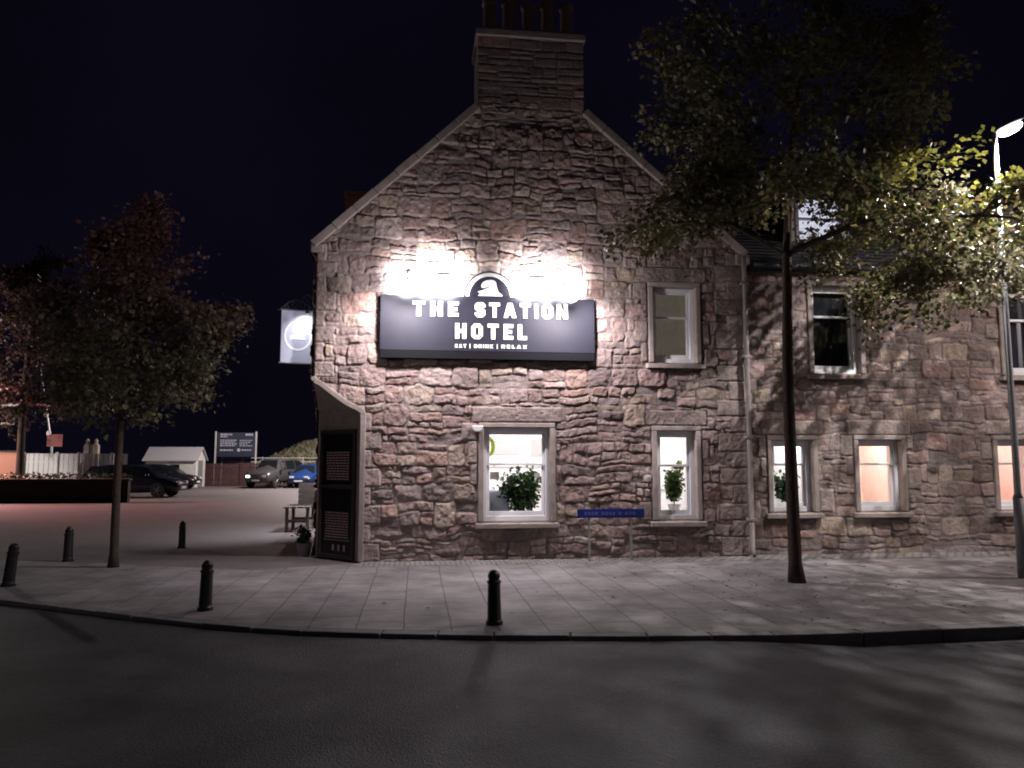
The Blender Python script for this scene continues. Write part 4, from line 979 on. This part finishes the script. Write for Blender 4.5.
# ------------------------------------------------------------------ table, crate by the side wall
t = empty('picnic_table', (-2.75, 6.1, 0), label='weathered timber table beside the hotel flank', cat='table')
m = MB(); 
for i in range(4): m.box(-3.06 + i * .155, -2.92 + i * .155, 5.7, 6.9, .53, .57)
m.build('tabletop', TIMBER, t, bevel=.006)
for x in (-2.99, -2.52):
    for y in (5.8, 6.75):
        m = MB(); m.box(x - .035, x + .035, y - .035, y + .035, -.02, .525); m.build('leg', TIMBER, t, bevel=.005)
for y in (5.8, 6.75): m = MB(); m.box(-2.95, -2.56, y - .02, y + .02, .20, .26); m.build('stretcher', TIMBER, t)
t = empty('crate', (-2.62, 6.3, .572), label='brown box standing on the timber table beside the hotel flank', cat='crate')
m = MB(); m.box(-2.78, -2.44, 6.05, 6.5, .575, .60); m.build('base', TIMBER, t)
for (a, b, c, d) in ((-2.78, -2.765, 6.05, 6.5), (-2.455, -2.44, 6.05, 6.5), (-2.764, -2.456, 6.05, 6.065), (-2.764, -2.456, 6.485, 6.5)):
    m = MB(); 
    for k_ in range(4): m.box(a, b, c, d, .60 + k_ * .125, .715 + k_ * .125)
    m.build('side', mat('brown_board', (.07, .05, .045), .85, noise=.2), t, bevel=.003)

# ------------------------------------------------------------------ cars
TYRE = mat('tyre', (.015, .015, .016), .8); RIM = mat('alloy', (.35, .35, .37), .35, metal=.8); CGL = mat('car_glass', (.01, .012, .015), .08, spec=.8)
def car(label, loc, rz, paint, st, wheelx, wr=.33, lit=False, plate=True):
    """st: stations (x, zbottom, zbelt, zroof, halfwidth, halfroof)"""
    t = empty('parked_car', loc, rz, label=label, cat='car', group='cars in the car park')
    vs_ = []; fs = []
    for (x, zb, zt, zr, w, wr_) in st:
        ring = [(w * .90, zb), (w, zb + .18), (w * 1.01, (zb + zt) * .52), (w * .97, zt), (wr_, zr - .03), (wr_ * .86, zr), (0, zr + .02)]
        vs_ += [(x, -a, b) for a, b in ring] + [(x, a, b) for a, b in ring[::-1][1:]]
    n = 13
    for i in range(len(st) - 1):
        for k_ in range(n - 1): a = i * n + k_; fs.append((a, a + 1, a + n + 1, a + n))
        fs.append((i * n + n - 1, i * n, (i + 1) * n, (i + 1) * n + n - 1))
    fs += [tuple(range(n))[::-1], tuple((len(st) - 1) * n + k_ for k_ in range(n))]
    m = MB(); m.add(vs_, fs); body = m.build('body', paint, t, world=False, smooth=True, bevel=.0)
    # glazing, set just proud of the cabin
    cab = [i for i, s in enumerate(st) if s[3] - s[2] > .28]
    for sd in (-1, 1):
        m = MB()
        for a, b in zip(range(cab[0] - 1, cab[-1] + 1), range(cab[0], cab[-1] + 2)):
            if b >= len(st): continue
            A_, B_ = st[a], st[b]
            def q(s, f, e): 
                w = s[4] * .97; return (s[0] + e, sd * (w + (s[5] - w) * f + .010), s[2] + (s[3] - .03 - s[2]) * f)
            e0, e1 = (.05, -.05)
            m.add([q(A_, .08, e0), q(B_, .08, e1), q(B_, .90, e1), q(A_, .90, e0)], [(0, 1, 2, 3)])
        m.build('side_window', CGL, t, world=False)
    f0, f1 = st[cab[-1]], st[min(cab[-1] + 1, len(st) - 1)]
    m = MB(); m.add([(f1[0] - .02, -f1[4] * .80, f1[3] + .015), (f1[0] - .02, f1[4] * .80, f1[3] + .015), (f0[0] + .05, f0[5] * .86, f0[3] + .0), (f0[0] + .05, -f0[5] * .86, f0[3] + .0)], [(0, 1, 2, 3)]); m.build('windscreen', CGL, t, world=False)
    b0, b1 = st[cab[0]], st[cab[0] - 1]
    m = MB(); m.add([(b1[0] - .012, -b1[4] * .78, b1[3] + .02), (b1[0] - .012, b1[4] * .78, b1[3] + .02), (b0[0] - .03, b0[5] * .84, b0[3] + .01), (b0[0] - .03, -b0[5] * .84, b0[3] + .01)], [(0, 1, 2, 3)]); m.build('rear_window', CGL, t, world=False)
    W = st[len(st) // 2][4]
    for wx in wheelx:
        for sd in (-1, 1):
            y = sd * (W - .07)
            m = MB(); m.lathe((wx, y, wr), [(wr * .62, -.1), (wr * .95, -.1), (wr, -.07), (wr, .07), (wr * .95, .1), (wr * .62, .1)], 24, 'y'); w_ = m.build('wheel', TYRE, t, world=False)
            m = MB(); m.lathe((wx, y + sd * .05, wr), [(wr * .60, -.02), (wr * .60, .02)], 24, 'y')
            for k_ in range(5):
                a = k_ * 2 * math.pi / 5; m.tube([(wx, y + sd * .10, wr), (wx + math.cos(a) * wr * .58, y + sd * .09, wr + math.sin(a) * wr * .58)], .02, 5)
            m.build('rim', RIM, w_, world=False)
    xf = st[-1][0]; xb = st[0][0]; w = st[-1][4]
    HL = mat('lit_headlamp', (.9, .9, .9), .3, emit=(1, .98, .9), estr=5) if lit else mat('headlamp', (.5, .5, .52), .15)
    for sd in (-1, 1):
        m = MB(); m.box(xf - .12, xf + .012, sd * w * .72 - .14, sd * w * .72 + .14, .60, .74); m.build('headlight', HL if (sd < 0 or not lit) else mat('headlamp', (.5, .5, .52), .15), t, world=False, bevel=.03)
        wb = st[0][4]; m = MB(); m.box(xb - .012, xb + .1, sd * wb * .8 - .1, sd * wb * .8 + .1, .72, .92); m.build('tail_light', mat('tail_lamp', (.25, .01, .01), .2), t, world=False, bevel=.02)
        m = MB(); mx = st[cab[-1]][0] + .35; m.box(mx - .08, mx + .08, sd * (W + .02) - .0, sd * (W + .17), .95, 1.07) if sd > 0 else m.box(mx - .08, mx + .08, -(W + .17), -(W + .02), .95, 1.07); m.build('wing_mirror', paint, t, world=False, bevel=.03)
    m = MB(); m.box(xf - .02, xf + .02, -.45, .45, .38, .52); m.build('grille', PAINTD, t, world=False, bevel=.01)
    if plate: m = MB(); m.box(xf + .018, xf + .03, -.26, .26, .40, .50); m.build('number_plate', mat('plate_white', (.6, .6, .6), .5), t, world=False)
    m = MB(); m.box(xb - .02, xb + .01, -.26, .26, .50, .61); m.build('number_plate', mat('plate_yellow', (.6, .5, .1), .5), t, world=False)
    return t
def est(w=.88): return [(-2.2, .35, .75, .80, w * .84, .55), (-2.12, .28, .90, 1.00, w * .93, .66), (-1.75, .24, .94, 1.42, w, .62), (-1.0, .22, .93, 1.49, w, .63), (.1, .22, .91, 1.48, w, .62), (.55, .22, .90, 1.40, w, .60), (1.25, .24, .86, .93, w * .98, .70), (1.8, .26, .76, .84, w * .94, .66), (2.1, .32, .62, .70, w * .82, .55), (2.18, .38, .56, .62, w * .72, .5)]
def suv(w=.92): return [(-2.1, .42, .95, 1.02, w * .88, .62), (-2.05, .34, 1.02, 1.15, w * .95, .70), (-1.9, .30, 1.04, 1.56, w, .66), (-1.0, .28, 1.02, 1.66, w, .68), (.1, .28, 1.0, 1.66, w, .67), (.55, .28, .99, 1.58, w, .64), (1.05, .30, .98, 1.06, w * .99, .74), (1.75, .32, .92, 1.0, w * .96, .72), (2.05, .36, .80, .88, w * .9, .66), (2.14, .42, .70, .76, w * .84, .6)]
NV = mat('dark_navy_car', (.012, .014, .03), .25, spec=.6); BK = mat('black_car', (.012, .012, .014), .25, spec=.6); GY = mat('charcoal_car', (.05, .05, .052), .3, spec=.6); BLU = mat('blue_car', (.012, .035, .13), .3, spec=.6)
car('dark navy hatchback parked side on behind the left tree trunk', (-13.0, 25.2, -.02), R(-4), NV, est(), (-1.4, 1.35))
car('black estate car parked side on behind the nearer navy car', (-15.1, 35.4, -.02), R(-3), BK, est(.9), (-1.4, 1.35))
car('dark grey off road car facing the viewer with one bright headlamp', (-9.0, 38.2, -.02), R(-112), GY, suv(), (-1.3, 1.35), .37, lit=True).scale = (1.0, 1.0, 1.1)
car('bright blue car at the right end of the car park row by the hotel corner', (-6.9, 38.6, -.02), R(-100), BLU, est(), (-1.4, 1.35))

# ------------------------------------------------------------------ shed
t = empty('shed', (-15.6, 40, 0), label='small white shed with a pitched pale roof behind the parked cars', cat='shed')
WB = mat('white_board', (.62, .62, .60), .7, noise=.1, nscale=4); m = MB(); m.box(-17.2, -14.1, 39, 41.2, -.05, 1.75); m.prism([(39, 1.75), (41.2, 1.75), (40.1, 2.46)], -17.2, -14.1, 'x'); m.build('wall', WB, t)
m = MB()
for sgn in (-1, 1):
    y0_, y1_ = 40.1 + sgn * 1.28, 40.1
    m.add([(-17.35, y0_, 1.66), (-13.95, y0_, 1.66), (-13.95, y1_, 2.52), (-17.35, y1_, 2.52), (-17.35, y0_, 1.72), (-13.95, y0_, 1.72), (-13.95, y1_, 2.58), (-17.35, y1_, 2.58)], [(0, 1, 2, 3), (4, 5, 6, 7), (0, 1, 5, 4), (1, 2, 6, 5), (3, 0, 4, 7)])
m.build('roof', mat('pale_sheet_roof', (.48, .48, .52), .5), t)
m = MB(); m.box(-15.7, -15.1, 38.97, 39.0, .9, 1.45); m.build('window', CGL, t, bevel=.004)
m = MB(); m.box(-14.09, -14.06, 39.5, 40.5, 0, 1.7); m.build('door', mat('grey_door', (.2, .2, .2), .6), t)

# ------------------------------------------------------------------ car park notice board, fences, bank
t = empty('notice_board', (-13.0, 45, 0), label='large navy notice board on two posts beyond the car park', cat='notice board')
m = MB(); m.box(-14.3, -11.65, 44.96, 45.0, 1.98, 3.72); pb = m.build('panel', mat('navy_panel', (.03, .035, .07), .5), t)
for x in (-14.42, -11.6): m = MB(); m.box(x - .05, x + .05, 44.95, 45.05, 0, 3.80); m.build('post', mat('white_post', (.6, .6, .6), .5), t)
m = MB(); rg = random.Random(2)
def line(x, xe, z, h):
    while x < xe:
        w = rg.uniform(.06, .2); m.box(x, min(x + w, xe), 44.945, 44.958, z, z + h); x += w + .05
line(-14.1, -13.3, 3.52, .11); line(-14.1, -13.6, 3.38, .08); line(-12.35, -11.85, 3.50, .14)
for k_ in range(4): line(-14.1, -12.95 - .1 * (k_ % 2), 3.13 - k_ * .13, .07); line(-12.75, -11.85 - .15 * (k_ % 3), 3.13 - k_ * .13, .05)
line(-14.1, -13.2, 2.40, .10); line(-12.6, -11.9, 2.42, .08); m.lathe((-12.8, 44.955, 2.46), [(.12, -.01), (.12, .0)], 14, 'y')
m.build('small_print', mat('sign_print', (.55, .57, .62), .6), pb)

def fence(name, pts, h, m_, label, cat, bw=.14, gap=.02, post=1.8, pm=None, zt=None):
    t = empty(name, (pts[0][0], pts[0][1], 0), label=label, cat=cat); m = MB(); posts = []
    for a, b in zip(pts, pts[1:]):
        a, b = Vector((*a[:2], 0)), Vector((*b[:2], 0)); L_ = (b - a).length; d = (b - a) / L_; ang = math.atan2(d.y, d.x); s = 0
        while s < L_:
            c = a + d * (s + bw / 2); m.obox((c.x, c.y, h / 2), bw, .025, h + rnd.uniform(-.015, .015), ang); s += bw + gap
        for k_ in range(int(L_ / post) + 1): posts.append((a + d * k_ * post, ang))
        for z in (h * .25, h * .8): c = (a + b) / 2; m.obox((c.x - d.y * .03, c.y + d.x * .03, z), L_, .03, .08, ang)
    m.build('boards', m_, t)
    for c, ang in posts: mm = MB(); mm.obox((c.x + math.sin(ang) * .05, c.y - math.cos(ang) * .05, (h + .06) / 2), .11, .07, h + .06, ang); mm.build('post', pm or m_, t)
    return t
fence('board_fence', [(-18.3, 26), (-15.9, 26.0), (-14.3, 27.2)], 2.0, mat('white_fence', (.8, .8, .8)), 'tall white boarded fence behind the low wall at the left', 'fence', bw=.19, gap=.03, post=1.45, pm=PAINTW)
m = MB(); m.box(-26, -18.36, 26.0, 26.06, 0, 2.07)
hb = m.build('hoarding', mat('salmon_panel', (.60, .26, .18), .7), None); tag(hb, 'salmon pink panel hoarding at the far left end of the white fence', 'hoarding')
m = MB(); m.box(-26, -18.36, 25.95, 26.1, 2.07, 2.13); m.build('cap_rail', TIMBER, hb)
fence('board_fence', [(-14.35, 42), (-9.5, 42)], 1.5, mat('red_brown_board', (.06, .026, .026), .8, noise=.3, nscale=3), 'dark red brown boarded fence under the notice board', 'fence', post=2.4)
t = empty('railing', (-14.2, 46, 0), label='pale horizontal rail fence along the grassy bank', cat='railing')
RP = mat('pale_rail', (.5, .5, .5), .6)
for i, z in enumerate((1.3, 1.62, 1.90)): m = MB(); m.box(-14.2, -5.5, 46.0, 46.04, z - .03, z + .03); m.build('rail', RP, t)
for i in range(7): m = MB(); x = -14.2 + i * 1.45; m.box(x - .04, x + .04, 46.045, 46.12, 0, 1.98); m.build('post', RP, t)
m = MB(); nx = 24; vs_ = []; fs = []
for i in range(nx + 1):
    x = -16 + 22 * i / nx; h = .9 + 2.8 / (1 + math.exp(-(x + 11.0) / 1.1)) * (1 - .1 * math.sin(x * 2.1))
    vs_ += [(x, 47, -.1), (x, 50, h * .55), (x, 53, h * .86), (x, 58, h * .7), (x, 70, 0)]
for i in range(nx):
    for k_ in range(4): a = i * 5 + k_; fs.append((a, a + 5, a + 6, a + 1))
m.add(vs_, fs); tag(m.build('hill', mat('dry_soil', (.16, .14, .10), .95, noise=.3, nscale=1)), kind='structure')
rg = np.random.RandomState(8); n = 9000; x = -15 + 10.5 * rg.rand(n); yy = 46.6 + 7 * rg.rand(n)
h = (.9 + 2.8 / (1 + np.exp(-(x + 11.0) / 1.1))) * np.interp(yy, [47, 50, 53], [0, .55, .86]); P = np.stack([x, yy, h - .05], 1)
D = np.stack([rg.randn(n) * .3, rg.randn(n) * .3, np.full(n, 1.8)], 1)
gr = leaves_mesh('shrubs', P, D, .55, pick(rg, n, [(.42, .40, .28), (.50, .47, .34), (.30, .32, .18)], [1, 1, 1]), None, rg, 0)
tag(gr, 'pale dry shrubs and tall grass covering the bank behind the railing', 'shrubs', kind='stuff')

# low wall with hedge top, left of the car park
m = MB(); m.box(-30, -11.55, 20.1, 20.4, -.05, .86); lw = m.build('low_wall', mat('dark_red_wall', (.022, .018, .018), .9, noise=.3, nscale=5, bump=.4, bscale=12), None, bevel=.02)
tag(lw, 'low dark red wall in front of the white fence at the left', 'wall')
m = MB(); m.box(-30, -11.5, 20.05, 20.45, .862, .93); m.build('coping', mat('dark_cope', (.05, .045, .04), .9), lw, bevel=.01)
rg = np.random.RandomState(18); n = 3600; P = np.stack([-30 + 18.2 * rg.rand(n), 20.7 + .5 * rg.rand(n), .3 + .82 * rg.rand(n) ** .5], 1)
hd = leaves_mesh('hedge', P, rg.randn(n, 3), .12, pick(rg, n, [(.03, .05, .02), (.05, .06, .03)], [1, 1]), None, rg)
tag(hd, 'thin dark hedge growing along the back of the low wall', 'hedge')
m = MB()
for i in range(60): x = -29.8 + i * .3; m.tube([(x, 20.95, -.05), (x + .05, 20.95, .95)], .012, 5)
m.build('stems', BARK, hd)

# red framed canopy, signal mast, distant gate posts
REDM = mat('red_steel', (.30, .05, .05), .5)
t = empty('canopy_frame', (-18.0, 24.0, 0), label='dark red steel canopy frame behind the low wall at the far left edge', cat='canopy')
for x in (-17.45, -21.2): m = MB(); m.box(x - .05, x + .05, 23.95, 24.05, 0, 4.1); m.build('post', mat('pink_post', (.45, .20, .17), .6), t)
for z in (4.08, 3.25): m = MB(); m.box(-21.3, -17.4 - (0 if z > 4 else .5), 23.94, 24.06, z, z + .10); m.build('beam', mat('white_beam', (.6, .5, .5), .6), t)
m = MB(); m.box(-21.3, -17.3, 24.07, 26.0, 4.20, 4.28); m.build('roof_sheet', REDM, t)
t = empty('signal_mast', (-17.63, 27.4, 0), label='thin leaning mast with small pale lamps rising behind the white fence', cat='mast')
m = MB(); m.tube([(-17.6, 27.4, 0), (-17.75, 27.4, 2.4), (-18.5, 27.4, 6.3)], [.05, .05, .03], 8); m.build('pole', GALV, t)
for s, zz in ((.35, 3.9), (.5, 4.6), (.12, 3.0)): m = MB(); xx = -17.75 - (zz - 2.4) * .19; m.lathe((xx, 27.3, zz), [(.05, -.12), (.10, -.08), (.10, .08), (.05, .12)], 10); m.build('lamp', PAINTW, t)
m = MB(); m.box(-17.95, -17.25, 27.33, 27.37, 2.35, 2.95); m.build('sign_plate', REDM, t)
t = empty('gate_pillar', (-17.7, 32, 0), label='pair of pale stone pillars topping out above the white fence', cat='pillar')
for x in (-17.95, -17.5): m = MB(); m.box(x - .14, x + .14, 31.9, 32.2, 0, 2.5); m.lathe((x, 32.05, 2.5), [(.16, 0), (.16, .06), (.08, .12), (.10, .28), (.03, .38)], 12); m.build('pillar', DRESS, t, bevel=.01)
# assumed red lamp post, unseen left of the view
t = empty('assumed_red_lamp', (-23.0, 23.2, 0), label='assumed post with an unseen red lamp beyond the left edge of the view', cat='lamp')
m = MB(); m.tube([(-23.2, 23.2, 0), (-23.2, 23.2, 4.7)], .05, 8); m.build('pole', GALV, t)
m = MB(); m.lathe((-23.0, 23.2, 4.75), [(.1, -.1), (.16, 0), (.1, .1)], 12); m.build('lens', mat('red_lens', (.6, .02, .02), .3, emit=(1, .1, .08), estr=6), t)
t = empty('added_white_lamp', (-21.8, 21.5, 0), label='unseen white lamp added on a post beyond the left edge of the view', cat='lamp')  # added lamp, out of view on the left
m = MB(); m.tube([(-21.8, 21.5, 0), (-21.8, 21.5, 4.9)], .05, 8); m.build('pole', GALV, t)
m = MB(); m.box(-21.8, -21.3, 21.4, 21.6, 4.85, 4.92); m.build('lens', LL, t)
